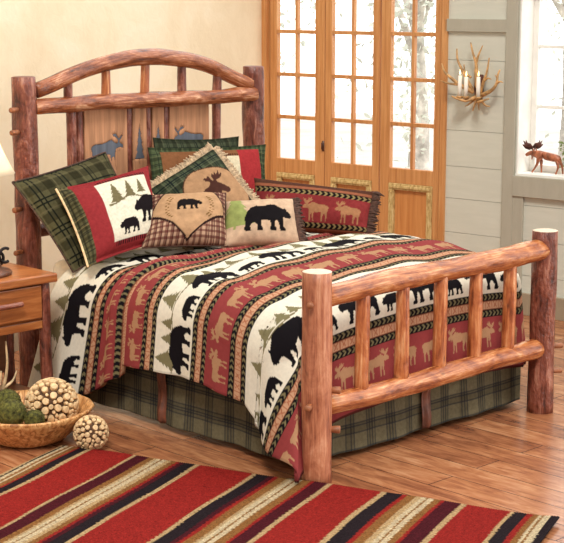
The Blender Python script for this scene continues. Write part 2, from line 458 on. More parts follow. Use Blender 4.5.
mb = MB(); mb.box(-4.2, 2.95, -6.0, 2.2, -.1, 0); struct(mb.build('floor', M['floor'], smooth=False))
corner = W0 + D * 2.482
bdir = Vector((3.6, 0.99, 0)).normalized(); bn = Vector((-bdir.y, bdir.x, 0))
p0 = corner - bdir * 6.2; p1 = corner + bdir * 0.16
BM = Matrix(((bdir.x, bn.x, 0, corner.x), (bdir.y, bn.y, 0, corner.y), (0, 0, 1, 0), (0, 0, 0, 1)))
mb = MB(); mb.box(-6.4, .02, .0, .12, -.1, 2.7, 0, BM); struct(mb.build('wall_back', M['plaster'], smooth=False))

# right wall: painted planks between and around the openings (a: along, z: up)
DOOR0, DOOR1, DOORZ = .905, 2.44, 2.26
WIN0, WIN1, WINZ0, WINZ1 = -.62, .322, .922, 2.28
mb = MB()
seams = [0, .262, .494, .727, .945, 1.187, 1.425, 1.655, 1.88, 2.11, 2.34, 2.7]
gap = .0014
for i in range(len(seams) - 1):
    z0, z1 = seams[i] + gap, seams[i + 1] - gap
    wbox(mb, WIN1, DOOR0, 0, .14, z0, z1)
    wbox(mb, -2.6, WIN0, 0, .14, z0, z1)
    if z0 < WINZ0: wbox(mb, WIN0, WIN1, 0, .14, z0, min(z1, WINZ0))
    if z1 > WINZ1: wbox(mb, WIN0, WIN1, 0, .14, max(z0, WINZ1), z1)
    if z1 > DOORZ: wbox(mb, DOOR0, 2.5, 0, .14, max(z0, DOORZ), z1)
wbox(mb, -2.6, DOOR0, .015, .13, 0.002, WINZ0)
wbox(mb, WIN1, DOOR0, .015, .13, WINZ0, 2.69)
struct(mb.build('wall_right', M['plank'], smooth=False))
mb = MB()
wbox(mb, .331, .413, -.022, .0, .146, 2.7); wbox(mb, .255, .331, -.02, .0, .146, .785)
wbox(mb, -.70, .331, -.03, .0, .785, .918); wbox(mb, .413, .885, -.02, 0, 1.842, 1.925)
wbox(mb, -.70, -.62, -.022, .0, .918, 2.7)
struct(mb.build('trim_1', M['trim'], smooth=False, bevel=.002))
mb = MB(); wbox(mb, -2.6, .875, -.026, .0, 0, .146); struct(mb.build('baseboard_right', M['base'], smooth=False, bevel=.003))
mb = MB(); mb.box(-6.2, -.03, -.02, .0, 0, .13, 0, BM); struct(mb.build('baseboard_back', M['base'], smooth=False, bevel=.003))
# door casing
mb = MB()
wbox(mb, 2.436, 2.482, -.02, .13, 0, 2.34); wbox(mb, .868, .91, -.02, .13, 0, 2.34); wbox(mb, .868, 2.482, -.02, .13, DOORZ, 2.34)
struct(mb.build('trim_2', M['door'], smooth=False, bevel=.003))

# three french door leaves
def door(n, a_in, a_out, g0, g1):
    """a_in > a_out : far and near edges along the wall; g0..g1 glass"""
    r = bpy.data.objects.new('door_%d' % n, None); COL.objects.link(r); r.location = wp(a_in, .05, .01); struct(r)
    d0, d1 = .02, .065
    mb = MB()
    wbox(mb, g0, a_in, d0, d1, .01, DOORZ - .005); wbox(mb, a_out, g1, d0, d1, .01, DOORZ - .005)
    wbox(mb, g1, g0, d0, d1, .788, .893); wbox(mb, g1, g0, d0, d1, .01, .2); wbox(mb, g1, g0, d0, d1, 2.16, DOORZ - .005)
    mb.build('frame', M['door'], r, False, bevel=.004)
    mb = MB()
    c = (g0 + g1) / 2
    wbox(mb, c - .011, c + .011, d0 + .006, d1 - .006, .893, 2.16)
    for z in (1.199, 1.508, 1.817, 2.12): wbox(mb, g1, g0, d0 + .005, d1 - .005, z - .013, z + .013)
    mb.build('muntins', M['door'], r, False, bevel=.002)
    mb = MB(); wbox(mb, g1, g0, .041, .045, .893, 2.16); mb.build('pane', M['glass'], r, False)
    mb = MB(); wbox(mb, g1, g0, .034, .058, .2, .788); mb.build('panel', M['door_panel'], r, False)
    mb = MB(); t = .045
    for (x0, x1, z0, z1) in ((g1, g0, .788 - t, .788), (g1, g0, .2, .2 + t), (g1, g1 + t, .2 + t, .788 - t), (g0 - t, g0, .2 + t, .788 - t)):
        wbox(mb, x0, x1, .012, .036, z0, z1)
        e = .012; wbox(mb, min(x0 + e, x1), max(x1 - e, x0), .005, .013, z0 + e, z1 - e)
    mb.build('molding', M['worn'], r, False, bevel=.004)
    return r
d1_ = door(1, 2.432, 1.927, 2.367, 2.012)
d2_ = door(2, 1.920, 1.444, 1.862, 1.502)
d3_ = door(3, 1.432, .912, 1.352, .988)
mb = MB(); mb.tube([wp(1.935, .004, .985), wp(1.935, .004, 1.03)], .006, 8); wbox(mb, 1.927, 1.943, .014, .022, .97, 1.045)
mb.build('door_handle', M['bronze'], d1_)

# window
win = bpy.data.objects.new('window_1', None); COL.objects.link(win); win.location = wp(0, .1, WINZ0); struct(win)
mb = MB()
wbox(mb, WIN0, WIN1, -.012, .2, WINZ0 - .004, WINZ0 + .012)     # sill board
wbox(mb, WIN1 - .012, WIN1, -.005, .2, WINZ0 + .012, WINZ1); wbox(mb, WIN0, WIN0 + .012, -.005, .2, WINZ0 + .012, WINZ1); wbox(mb, WIN0, WIN1, -.005, .2, WINZ1 - .012, WINZ1)
mb.build('window_reveal', M['white'], win, False, bevel=.002)
mb = MB(); f0, f1 = .15, .19
wbox(mb, WIN1 - .05, WIN1 - .012, f0, f1, WINZ0 + .012, WINZ1 - .012); wbox(mb, WIN0 + .012, WIN0 + .05, f0, f1, WINZ0 + .012, WINZ1 - .012)
wbox(mb, WIN0 + .05, WIN1 - .05, f0, f1, WINZ0 + .012, WINZ0 + .06); wbox(mb, WIN0 + .05, WIN1 - .05, f0, f1, WINZ1 - .06, WINZ1 - .012)
for a in (-.15,): wbox(mb, a - .012, a + .012, f0 + .01, f1 - .01, WINZ0 + .06, WINZ1 - .06)
for z in (1.36, 1.75): wbox(mb, WIN0 + .05, WIN1 - .05, f0 + .01, f1 - .01, z - .012, z + .012)
mb.build('window_frame', M['white'], win, False, bevel=.002)
mb = MB(); wbox(mb, WIN0 + .05, WIN1 - .05, .168, .172, WINZ0 + .06, WINZ1 - .06); mb.build('pane', M['glass'], win, False)

# outdoors
mb = MB(); mb.box(3.1, 16, -8, 14, -.35, -.2); struct(mb.build('ground_outside', M['ground'], smooth=False))
def tree(name, label, loc, h, r, n, sq=1.0):
    t = thing(name, label, 'tree', loc, 'pale trees outside the glass')
    mb = MB(); k = 8
    zs = np.linspace(0, h * .6, k); pts = np.stack([loc[0] + .12 * np.sin(zs * 1.3), loc[1] + .1 * np.sin(zs), loc[2] + zs], 1)
    mb.tube(pts, np.linspace(.13, .05, k) * h / 4, 10, .06)
    for j in range(7):
        a = RNG.uniform(0, 6.28); z = RNG.uniform(.35, .6) * h
        p = np.array([loc[0] + .12 * math.sin(z * 1.3), loc[1] + .1 * math.sin(z), loc[2] + z]); d = np.array([math.cos(a) * r * .8, math.sin(a) * r * .8, h * .22])
        mb.tube([p, p + d * .5 + (0, 0, .1), p + d], [.05, .035, .015], 7)
    mb.build('trunk', M['bark'], t)
    mb = MB()
    cl = [(RNG.normal(0, 1, 3) * (r * .45, r * .45, h * .17) + (loc[0], loc[1], loc[2] + h * .62)) for _ in range(26)]
    V = []; F = []
    for i in range(n):
        c = cl[RNG.integers(len(cl))] + RNG.normal(0, .26, 3)
        a = RNG.normal(0, 1, 3); a /= np.linalg.norm(a); b = np.cross(a, RNG.normal(0, 1, 3)); b /= np.linalg.norm(b)
        s = RNG.uniform(.03, .06)
        k = len(V); V += [c - a * s, c + b * s * .45, c + a * s, c - b * s * .45]; F.append((k, k + 1, k + 2, k + 3))
    mb.add(V, F); mb.build('foliage', M['tree_leaf'], t, False)
tree('garden_tree', 'pale washed-out tree seen through the middle french door', (5.9, 3.1, -.2), 4.0, .8, 1500)
tree('garden_tree', 'pale washed-out tree seen through the leftmost french door', (6.2, 5.9, -.2), 4.4, .9, 1500)
tree('garden_tree', 'pale washed-out tree seen through the french door nearest the plank wall', (9.6, 3.9, -.2), 4.8, 1.0, 1500)
tree('garden_shrub', 'pale green shrub seen low through the window behind the moose figurine', (6.6, .3, -.2), 2.2, .6, 900)

# ------------------------------------------------------------------ bed frame
W, L = 1.62, 2.13
HX = W / 2
bed = thing('log_bed', 'rustic log bed with arched spindle headboard and low spindle footboard', 'bed', (0, -1.0, 0))
def log(name, p, q, r0, r1=None, mat='log', parent=None, amp=.05, n=16, cap='endgrain', dome=.2, bend=0.0, k=None):
    r1 = r0 if r1 is None else r1
    p = np.array(p, float); q = np.array(q, float); Ln = np.linalg.norm(q - p)
    k = k or max(6, int(Ln / .045))
    t = np.linspace(0, 1, k)[:, None]
    P = p + (q - p) * t
    if bend:
        P = P + np.array([0, bend, 0]) * np.sin(PI * t) + np.array([0, 0, bend * .6]) * np.sin(2 * PI * t)
    mb = MB(); mb.tube(P, r0 + (r1 - r0) * t[:, 0], n, amp, True, 0, 1, dome)
    return mb.build(name, [M[mat], M[cap]], parent or bed)
# footboard
fy = -L
FP = {}
for sx, m_, r_ in ((-1, 'log_post', .067), (1, 'log_dark', .066)):
    FP[sx] = log('footboard_post', (sx * HX, fy, 0), (sx * HX, fy, .93), r_ * 1.0, r_ * .96, m_, amp=.028, n=24, dome=.06)
    tag(FP[sx], label='smooth peeled post at the near foot corner' if sx < 0 else 'rough reddish post at the far foot corner')
log('footboard_rail', (-HX + .05, fy, .812), (HX - .03, fy, .838), .049, .056, 'log_amber', amp=.05, n=18, bend=.012)
log('footboard_rail', (-HX + .05, fy, .333), (HX - .03, fy, .333), .047, .05, 'log_amber', amp=.05, n=18, bend=-.01)
for x in (-.526, -.26, .006, .266, .53):
    log('footboard_spindle', (x, fy, .35), (x + .004, fy, .815), .034, .031, 'log', amp=.06, n=14)
def peg(p, d, r=.013, l=.05):
    p = np.array(p, float); d = np.array(d, float)
    mb = MB(); mb.tube([p, p + d * l * .5, p + d * l], [r * .9, r, r * 1.05], 10, .03, True, 0, 0, .3); mb.build('peg', [M['peg']], bed)
peg((-HX - .06, fy - .02, .80), (-.75, -.66, 0), .014, .035)
peg((-HX - .06, fy - .02, .355), (-.85, -.5, 0), .014, .05)
peg((-HX + .05, fy - .045, .41), (.6, -.8, 0), .016, .032); peg((-HX + .05, fy - .045, .235), (.6, -.8, 0), .016, .032)
peg((HX + .055, fy - .03, .335), (.9, -.43, 0), .013, .05); peg((HX + .055, fy - .03, .205), (.9, -.43, 0), .013, .05)
# headboard
for sx in (-1, 1):
    o = log('headboard_post', (sx * HX, 0, 0), (sx * HX, 0, 1.668), .069, .063, 'log_dark', amp=.05, n=24, cap='endgrain_dark', dome=.06)
for z in (1.505, 1.39, .99, .765):
    peg((-HX - .065, -.03, z), (-.93, -.36, 0), .014, .055)
t = np.linspace(0, 1, 44)
ax = -HX + .06 + t * (W - .11)
az = np.interp(ax, [-.76, -.647, -.497, -.337, -.028, .372, .632, .75], [1.594, 1.624, 1.675, 1.717, 1.756, 1.714, 1.612, 1.563]); az = np.convolve(np.pad(az, 3, 'reflect', reflect_type='odd'), np.ones(7) / 7, 'valid')
mb = MB(); mb.tube(np.stack([ax, np.full(44, -.02), az], 1), .039 + .006 * np.sin(PI * t), 18, .05, True, 0, 1)
mb.build('headboard_arch', [M['log_head'], M['endgrain_dark']], bed)
log('headboard_rail', (-HX + .04, -.03, 1.512), (HX - .02, -.03, 1.512), .042, .043, 'log_head', amp=.10, n=18, cap='endgrain_dark', bend=.008)
log('headboard_rail', (-HX + .04, 0, .86), (HX - .04, 0, .86), .035, .035, 'log_dark', amp=.06, cap='endgrain_dark')
log('headboard_rail', (-HX + .04, 0, .42), (HX - .04, 0, .42), .045, .045, 'log_dark', amp=.06, cap='endgrain_dark')
for x, zt in ((-.535, 1.65), (-.282, 1.715), (-.012, 1.74), (.255, 1.72), (.518, 1.64)):
    log('headboard_spindle', (x, 0, 1.49), (x, -.01, zt), .027, .025, 'log_dark' if x in (-.535, .255, .518) else 'log', amp=.08, n=14)
for x in (-.515, .518):
    log('headboard_spindle', (x, 0, .86), (x, 0, 1.48), .029, .027, 'log_dark', amp=.07, n=14)
for x in (-.447, -.115, .022, .148):
    log('headboard_stile', (x, .03, .86), (x, .03, 1.50), .027, .027, 'log_dark', amp=.05, n=12)
# carved boards
def board(x0, x1, motif, label):
    z0, z1, y0 = .87, 1.495, .018
    nx, nz = int((x1 - x0) / .004) + 1, int((z1 - z0) / .004) + 1
    X, Z = np.meshgrid(np.linspace(x0, x1, nx), np.linspace(z0, z1, nz))
    C = np.empty(X.shape + (3,)); C[:] = lin((206, 150, 112))
    B = np.zeros(X.shape, bool)
    col = (114, 118, 128)
    K = C.copy()
    for (poly, a, b, w, h, fl) in motif: stamp(K, X, Z, poly, a, b, w, h, col, fl)
    mask = np.abs(K - C).sum(2) > 1e-6
    Yd = np.full(X.shape, y0) + mask * .004
    edge = np.zeros_like(mask); edge[1:-1, 1:-1] = mask[1:-1, 1:-1] & ~(mask[:-2, 1:-1] & mask[2:, 1:-1] & mask[1:-1, :-2] & mask[1:-1, 2:])
    K[edge] = lin((46, 42, 44))
    mb = MB(); V = np.stack([X, Yd, Z], -1).reshape(-1, 3); c = K.reshape(-1, 3)
    mb.add(V, grid_faces(nx, nz), V, c)
    o = mb.build('carved_board', M['panel'], bed, solid=(.016, 1)); o['label'] = label
board(-.425, -.137, [(MOOSEN, -.392, 1.135, .235, .225, True)], 'board carved with a blue-grey moose facing right')
board(-.094, .0, [(PINE, -.092, 1.16, .088, .25, False)], 'narrow board carved with a tall blue-grey pine')
board(.044, .127, [(PINE, .048, 1.20, .076, .20, False)], 'narrow board carved with a shorter blue-grey pine')
board(.17, .462, [(MOOSEN, .195, 1.155, .235, .215, False)], 'board carved with a blue-grey moose facing left')
# side rails and slatted base
for sx in (-1, 1):
    log('side_rail', (sx * (HX - .1), fy + .05, .3), (sx * (HX - .1), -.05, .3), .04, .04, 'log', amp=.03)
for y in np.linspace(-1.88, -.2, 8):
    mb = MB(); mb.box(-.70, .70, y - .045, y + .045, .335, .355); mb.build('slat', M['night'], bed, False, bevel=.003)

# mattress
mb = MB(); mb.box(-.745, .745, -1.86, -.08, .356, .715)
o = mb.build('mattress', M['sheet'], None, True); b = o.modifiers.new('Bevel', 'BEVEL'); b.width = .06; b.segments = 5
tag(o, 'mattress in a cream sheet showing beside the nightstand', 'mattress')

# bed skirt
sk = thing('bed_skirt', 'olive and black plaid bed skirt hanging below the comforter', 'bed skirt', (0, -1.0, .03))
def skirt_panel(p, q, out, zt=.34, zb=.035, kick=0.0, seed=0):
    p = np.array(p, float); q = np.array(q, float); out = np.array(out, float)
    Ln = np.linalg.norm(q - p); nu = int(Ln / .006); nv = 50
    U, Vv = np.meshgrid(np.linspace(0, Ln, nu), np.linspace(0, 1, nv))
    Z = zb + (zt - zb) * (1 - Vv) + kick * (U / Ln) * Vv
    wav = (Vv ** 1.2) * (.010 * np.sin(U * 9 + seed) + .006 * np.sin(U * 23 + seed * 2)) + .018 * Vv
    P = p + (q - p) * (U / Ln)[..., None]
    P = np.stack([P[..., 0] + out[0] * wav, P[..., 1] + out[1] * wav, Z], -1)
    C = skirt_plaid(U, Z + .013)
    mb = MB(); mb.add(P.reshape(-1, 3), grid_faces(nu, nv), None, C.reshape(-1, 3))
    return mb.build('skirt_panel', M['fabric'], sk, solid=(.004, 0))
skirt_panel((-.765, -1.96, 0), (-.765, -.1, 0), (-1, 0, 0), seed=1)
skirt_panel((-.76, -1.985, 0), (.83, -1.985, 0), (0, -1, 0), zb=.03, seed=3)
skirt_panel((.80, -.1, 0), (.825, -1.96, 0), (1, 0, 0), seed=5)
def pleat(x, y, dx, dy, out):
    nu, nv = 12, 24
    U, Vv = np.meshgrid(np.linspace(-.032, .032, nu), np.linspace(0, 1, nv))
    h = .026 + .012 * np.sin(Vv * 9) * np.cos(U * 40) + .006 * np.cos(U * 130)
    P = np.stack([x + dx * U + out[0] * h, y + dy * U + out[1] * h, .04 + .3 * (1 - Vv)], -1)
    mb = MB(); mb.add(P.reshape(-1, 3), grid_faces(nu, nv)); o = mb.build('pleat', M['brown_suede'], sk, solid=(.004, 0)); o['label'] = 'brown suede pleat'
pleat(-.765, -1.055, 0, 1, (-1, 0)); pleat(.065, -1.985, 1, 0, (0, -1))

# ------------------------------------------------------------------ comforter
T0, V0, VH = .64, 1.84, .36
AM, BMX = .595, .62
step = .0045
nt_ = int((2 * (T0 + AM)) / step); nv_ = int((V0 + BMX - VH) / step)
Tt, Vt = np.meshgrid(np.linspace(-T0 - AM, T0 + AM, nt_), np.linspace(VH, V0 + BMX, nv_))
WHITE = (226, 218, 198); RED = (140, 60, 59); BLK = (24, 21, 24); OLV = (120, 110, 78); TER = (194, 150, 118); TAN = (172, 130, 96); MARK = (166, 104, 76)
def paint_quilt(T, V):
    C = np.empty(T.shape + (3,)); C[:] = lin(WHITE)
    def sel(a, b): return (V >= a) & (V < b)
    def chev(a, b):
        m = sel(a, b); c = (a + b) / 2
        d = ((T + np.abs(V - c) * 1.1) / .030) % 1.0
        C[m] = lin(BLK); C[m & (d > .58) & (np.abs(V - c) < (b - a) * .38)] = lin(OLV)
    def squares(a, b):
        m = sel(a, b); C[m] = lin(TER); w = .052
        u = (T / w) % 1.0; y = (V - a) / (b - a)
        x = (np.abs(np.abs(u - .5) - np.abs(y - .5) * .7) < .07) & (np.abs(u - .5) < .32) & (np.abs(y - .5) < .34)
        C[m & x] = lin(MARK)
        C[m & ((u < .07) | (u > .97))] = lin(MARK)
        C[m & ((y < .08) | (y > .92))] = lin((120, 70, 50))
    def border(a, b):
        w = b - a; chev(a, a + .3 * w); squares(a + .3 * w, a + .7 * w); chev(a + .7 * w, b)
    def red(a, b, t0, hh=None):
        C[sel(a, b)] = lin(RED)
        hb = min(b - a, hh or 9); h = hb * .80; l = h * 1.22; i = 0; t = -1.4 + t0; b = a + hb
        while t < 1.4:
            stamp(C, T, -V, MOOSEN, t, -(b - (b - a) * .08), l, h, TAN, i % 2 == 1)
            t += l * 1.22; i += 1
    def white(a, b, t0):
        w = b - a; yb = -(b - w * .06)
        t = -1.5 + t0
        while t < 1.4:
            hill = a + w * .45 + .012 * np.sin((T - t) / .44 * 2 * PI)
            lm = (T >= t) & (T < t + .44) & (np.abs(V - hill) < .0035); C[lm] = lin(OLV)
            for k, (dx, ww, hh) in enumerate(((.005, .125, .125), (.125, .085, .092), (.205, .075, .08), (.30, .115, .108))):
                y0 = -(a + w * .46 + .012 * math.sin((dx + ww / 2) / .44 * 2 * PI))
                stamp(C, T, -V, PINE, t + dx, y0, ww, hh, (124, 116, 84))
            stamp(C, T, -V, BEARN, t, yb, .245, .150, BLK)
            stamp(C, T, -V, BEARN, t + .27, yb, .135, .083, BLK)
            t += .44
    white(.335, .66, .02); border(.66, .75); red(.75, .85, 0.0)
    chev(.85, .868); squares(.868, .905); red(.905, 1.02, .06); border(1.02, 1.115)
    white(1.115, 1.38, .27); border(1.38, 1.48); red(1.48, 1.635, .02); border(1.635, 1.745)
    white(1.745, 2.07, .13); border(2.07, 2.185); red(2.185, 2.6, .05, .165)
    C[V > 2.45] = lin((84, 40, 36))
    C[(T < -T0 - AM + .012) | (T > T0 + AM - .012)] *= .8
    return C
def ss(x, a, b): y = np.clip((x - a) / (b - a), 0, 1); return y * y * (3 - 2 * y)
def quilt_pos(T, V):
    amx = np.interp(V, [.36, .70, .80, .868, .895, 1.3, 1.74, 1.84, 1.97, 2.15, 2.46], [.875, .775, .705, .66, .59, .58, .575, .635, .69, .68, .60]) / AM
    left = T < 0
    T0 = np.where(left, .64, .80)
    a = np.clip(np.abs(T) - T0, 0, None) * np.where(left, amx, 1.0)
    b = np.clip(V - V0, 0, None)
    rho = np.hypot(a, b) * np.where(left, 1.0, 1 - .20 * np.sin(2 * np.arctan2(b, a + 1e-9))); phi = np.degrees(np.arctan2(b, a + 1e-9))
    phi = np.where(rho < 1e-6, 0, phi)
    # flare of the hanging cloth against the vertical
    kap = 6 + 27 * ss(phi, 12, 40) * (1 - ss(phi, 42, 60)) - 3.5 * np.exp(-((phi - 8) / 6.0) ** 2) * ss(rho, .15, .4)
    kap = np.where(left, kap, 6)
    R = np.where(left, .225 - .08 * ss(phi, 15, 75), .09 + .055 * ss(phi, 20, 90))
    ang = np.clip(rho / R, 0, PI / 2); ext = np.clip(rho - R * PI / 2, 0, None)
    # gentle hanging folds
    ext_w = np.clip(ext / .35, 0, 1)
    out = R * np.sin(ang) + ext * np.sin(np.radians(kap))
    down = R * (1 - np.cos(ang)) + ext * np.cos(np.radians(kap))
    side = (b <= 0) & (a > 0)
    out = out + ext_w * np.where(side, .016 * np.sin(V * 13.0 + .6) + .008 * np.sin(V * 31 + T * 3), 0)
    out = out + ext_w * np.where((a <= 0) & (b > 0), .008 * np.sin(T * 15), 0)
    th = np.radians(np.where(left, 46 * ss(phi, 4, 45) + 44 * ss(phi, 45, 75), phi))
    sx = np.where(left, -1.0, 1.0)
    X = np.clip(T, -T0, T0) + sx * out * np.cos(th) * (a > 0)
    Y = -np.minimum(V, V0) - out * np.where(a > 0, np.sin(th), 1.0) * (b > 0)
    # sprawl towards the head on the left
    Y = Y + np.where(left, (a / .6) * .20 * np.clip(1 - (V - VH) / .62, 0, 1), 0)
    xc = np.clip(X / T0, -1, 1); yy = np.minimum(V, V0)
    top = .748 + .030 * ss(yy, .6, 1.1) + (.052 * (1 - xc ** 2) + .024 * ss(xc, -.3, .9)) * ss(yy, .72, 1.2) - .055 * ss(yy, 1.4, 1.84)
    puff = .007 * np.sin(X * 9 + .5) * np.sin(yy * 8 + 1) + .005 * np.sin(X * 17 + yy * 6) + .003 * np.sin(X * 5 - yy * 27)
    wt = ss(.12 - rho, 0, .12)
    # pleat across the bed where the cover is folded on itself
    fold = .030 * np.exp(-((V - .825) / .030) ** 2) - .016 * np.exp(-((V - .874) / .012) ** 2)
    Z = top + puff * wt + fold * (0.35 + .65 * wt) - down
    X = X + np.where(left, -1, 1) * fold * .9 * (1 - wt)
    # soft wrinkles
    Z = Z + wt * .003 * np.sin(V * 60 + 3 * np.sin(X * 5)) * ss(-X, -.3, .6)
    return np.stack([X, Y, np.maximum(Z, .03)], -1)
mb = MB(); P = quilt_pos(Tt, Vt); C = paint_quilt(Tt, Vt)
mb.add(P.reshape(-1, 3), grid_faces(nt_, nv_, flip=True), None, C.reshape(-1, 3))
o = mb.build('comforter', M['quilt'], None, True, solid=(.018, -1))
tag(o, 'red, cream and black comforter woven with bears, moose and pines, spread over the bed', 'comforter')

# ------------------------------------------------------------------ pillows
def pillow(name, label, Q, n, T, painter, mat='fabric', flange=0.0, pinch=.06, res=.0042, back=(90, 84, 62), group=None, sag=0.0, pw=2.6, corner=0.0):
    Q = np.array(Q, float); n = np.array(n, float); n /= np.linalg.norm(n)
    base = Q.mean(0); zb = Q[:, 2].min()
    r = thing(name, label, 'pillow', (base[0], base[1], zb), group)
    wdt = (np.linalg.norm(Q[1] - Q[0]) + np.linalg.norm(Q[2] - Q[3])) / 2; hgt = (np.linalg.norm(Q[3] - Q[0]) + np.linalg.norm(Q[2] - Q[1])) / 2
    nu = int(wdt / res); nv = int(hgt / res)
    U, V = np.meshgrid(np.linspace(-1, 1, nu), np.linspace(-1, 1, nv))
    Up = U * (1 - pinch * (1 - V ** 2) * np.abs(U) ** 3); Vp = V * (1 - pinch * (1 - U ** 2) * np.abs(V) ** 3)
    def pos(u, v):
        a = ((1 - u) / 2)[..., None]; b = ((1 - v) / 2)[..., None]
        topE = Q[0] * a + Q[1] * (1 - a); botE = Q[3] * a + Q[2] * (1 - a)
        return botE * b + topE * (1 - b)
    P = pos(Up, Vp)
    uu = np.clip(np.abs(U) / (1 - flange), 0, 1); vv = np.clip(np.abs(V) / (1 - flange * wdt / hgt), 0, 1)
    f = np.sqrt(np.clip((1 - uu ** pw) * (1 - vv ** pw), 0, 1))
    k0 = float(abs(base[0]) * 40 % 6); wr = 1 + .09 * np.sin(U * 5 + V * 3 + k0) * np.abs(V) + .09 * np.sin(V * 6 - U * 4 + k0) * np.abs(U) + .05 * np.sin(U * 15 + k0) * V ** 4 + .05 * np.sin(V * 14 + k0) * U ** 4
    h = T * f * wr + .004
    Fp = P + n * h[..., None]; Bp = P - n * (h * .75)[..., None]
    dn = -sag * (f * (V < 0))
    C = painter(U, V, wdt, hgt)
    bc = np.empty_like(C); bc[:] = lin(back)
    mb = MB()
    nf = nu * nv
    faces = grid_faces(nu, nv) + grid_faces(nu, nv, nf, True)
    rim = [j for j in range(nu)] + [i * nu + nu - 1 for i in range(1, nv)] + [(nv - 1) * nu + j for j in range(nu - 2, -1, -1)] + [i * nu for i in range(nv - 2, 0, -1)]
    for k in range(len(rim)):
        a, b = rim[k], rim[(k + 1) % len(rim)]
        faces.append([b, a, a + nf, b + nf])
    mb.add(np.concatenate([Fp.reshape(-1, 3), Bp.reshape(-1, 3)]), faces, None, np.concatenate([C.reshape(-1, 3), bc.reshape(-1, 3)]))
    o = mb.build('pillow_cover', M[mat], r)
    def edge(u, v): return pos(np.array([u * (1 - pinch * (1 - v ** 2) * abs(u) ** 3)]), np.array([v * (1 - pinch * (1 - u ** 2) * abs(v) ** 3)]))[0]
    return r, edge, n
def piping(r, edge, r_, mat, name='piping'):
    pts = []
    for s in np.linspace(-1, 1, 30)[:-1]: pts.append(edge(s, 1))
    for s in np.linspace(1, -1, 30)[:-1]: pts.append(edge(1, s))
    for s in np.linspace(1, -1, 30)[:-1]: pts.append(edge(s, -1))
    for s in np.linspace(-1, 1, 30): pts.append(edge(-1, s))
    mb = MB(); mb.tube(pts, r_, 6, 0, False); mb.build(name, mat, r)
def fringe(r, edge, n, sides, ln, mat, cnt=70, wid=.005, fluff=.4):
    mb = MB()
    c = (edge(1, 1) + edge(-1, -1)) / 2
    for sd in sides:
        for i in range(cnt):
            s = -1 + 2 * (i + .5) / cnt
            p = {'t': edge(s, 1), 'b': edge(s, -1), 'l': edge(-1, s), 'r': edge(1, s)}[sd]
            q = {'t': edge(s, .8), 'b': edge(s, -.8), 'l': edge(-.8, s), 'r': edge(.8, s)}[sd]
            d = p - q; d /= np.linalg.norm(d)
            j = RNG.normal(0, fluff * .35, 3)
            d1 = d + j * .6; d2 = d * .75 + n * .35 + j + np.array([0, 0, -.25])
            for w in (-.35, .4):
                o_ = n * (.006 * w)
                p0 = p - d * .012 + o_; p1 = p + d1 * ln * .5 + n * (.012 * (w + .3)); p2 = p + d1 * ln * .5 + d2 * ln * .5
                mb.tube([p0, p1, p2], [wid, wid * 1.1, wid * .5], 5, 0, True)
    o = mb.build('fringe', mat, r); return o


def rot_c(U, V, w, h): return U * w / 2, V * h / 2
# plaid pillow against the left post
def paint_plaid(U, V, w, h):
    X, Y = rot_c(U, V, w, h)
    C = plaid(X, Y, (86, 82, 56), (34, 38, 32), (108, 100, 72), .165)
    return C
Q1 = [[-.963, -.094, 1.144], [-.373, -.104, 1.256], [-.302, -.395, .826], [-.823, -.405, .70]]
r, e, n = pillow('pillow', 'large olive and black plaid pillow leaning against the left headboard post', Q1, (-.117, -.831, .545), .06, paint_plaid, flange=.07, pinch=.05)
piping(r, e, .005, M['fr_brown'])

# red sham with cream bear block
def paint_bear_sham(U, V, w, h):
    X, Y = rot_c(U, V, w, h)
    C = np.empty(U.shape + (3,)); C[:] = lin((144, 48, 50))
    m = U < -.78
    pl = plaid(X, Y, (92, 88, 60), (44, 46, 40), (150, 130, 90), .05); C[m] = pl[m]
    blk = (U > -.36) & (U < .80) & (np.abs(V) < .76)
    C[blk] = lin((224, 216, 192))
    m = (U > -.32) & (U < .82) & (np.abs(V) > .76) & (np.abs(V) < .84) & (((X / .016) % 1) < .5); C[m] = lin((40, 24, 26))
    G = (112, 102, 72)
    hill = (U > -.28) & (U < .76) & (np.abs(V - .16 - .06 * np.sin(U * 7)) < .02); C[hill] = lin(G)
    stamp(C, X, Y, PINE, -.06, .025, .09, .135, G); stamp(C, X, Y, PINE, .035, .04, .075, .115, G); stamp(C, X, Y, PINE, .12, .05, .07, .10, G)
    stamp(C, X, Y, BEARN, -.055, -.155, .135, .085, (26, 20, 22)); stamp(C, X, Y, BEARN, .07, -.115, .23, .155, (26, 20, 22))
    return C
Q2 = [[-.84, -.30, 1.117], [-.231, -.289, 1.185], [-.341, -.564, .824], [-.861, -.582, .755]]
r, e, n = pillow('pillow', 'red pillow with a cream block of two black bears and pines', Q2, (-.055, -.786, .616), .085, paint_bear_sham, flange=.07, pinch=.06)
mb = MB(); mb.tube([e(-1, q) for q in np.linspace(-1, 1, 30)], .006, 8); o = mb.build('piping', M['slice'], r); o['label'] = 'tan piped edge'

# plaid pillow at the back
Q3 = [[-.012, -.066, 1.308], [.622, -.075, 1.274], [.58, -.165, .83], [-.082, -.162, .845]]
r, e, n = pillow('pillow', 'dark green plaid pillow furthest back, only its top edge showing under the carved moose board', Q3, (0, -.978, .208), .042, lambda U, V, w, h: plaid(U * w / 2, V * h / 2, (70, 76, 56), (30, 38, 34), (100, 98, 74), .10), flange=.05, pinch=.07)

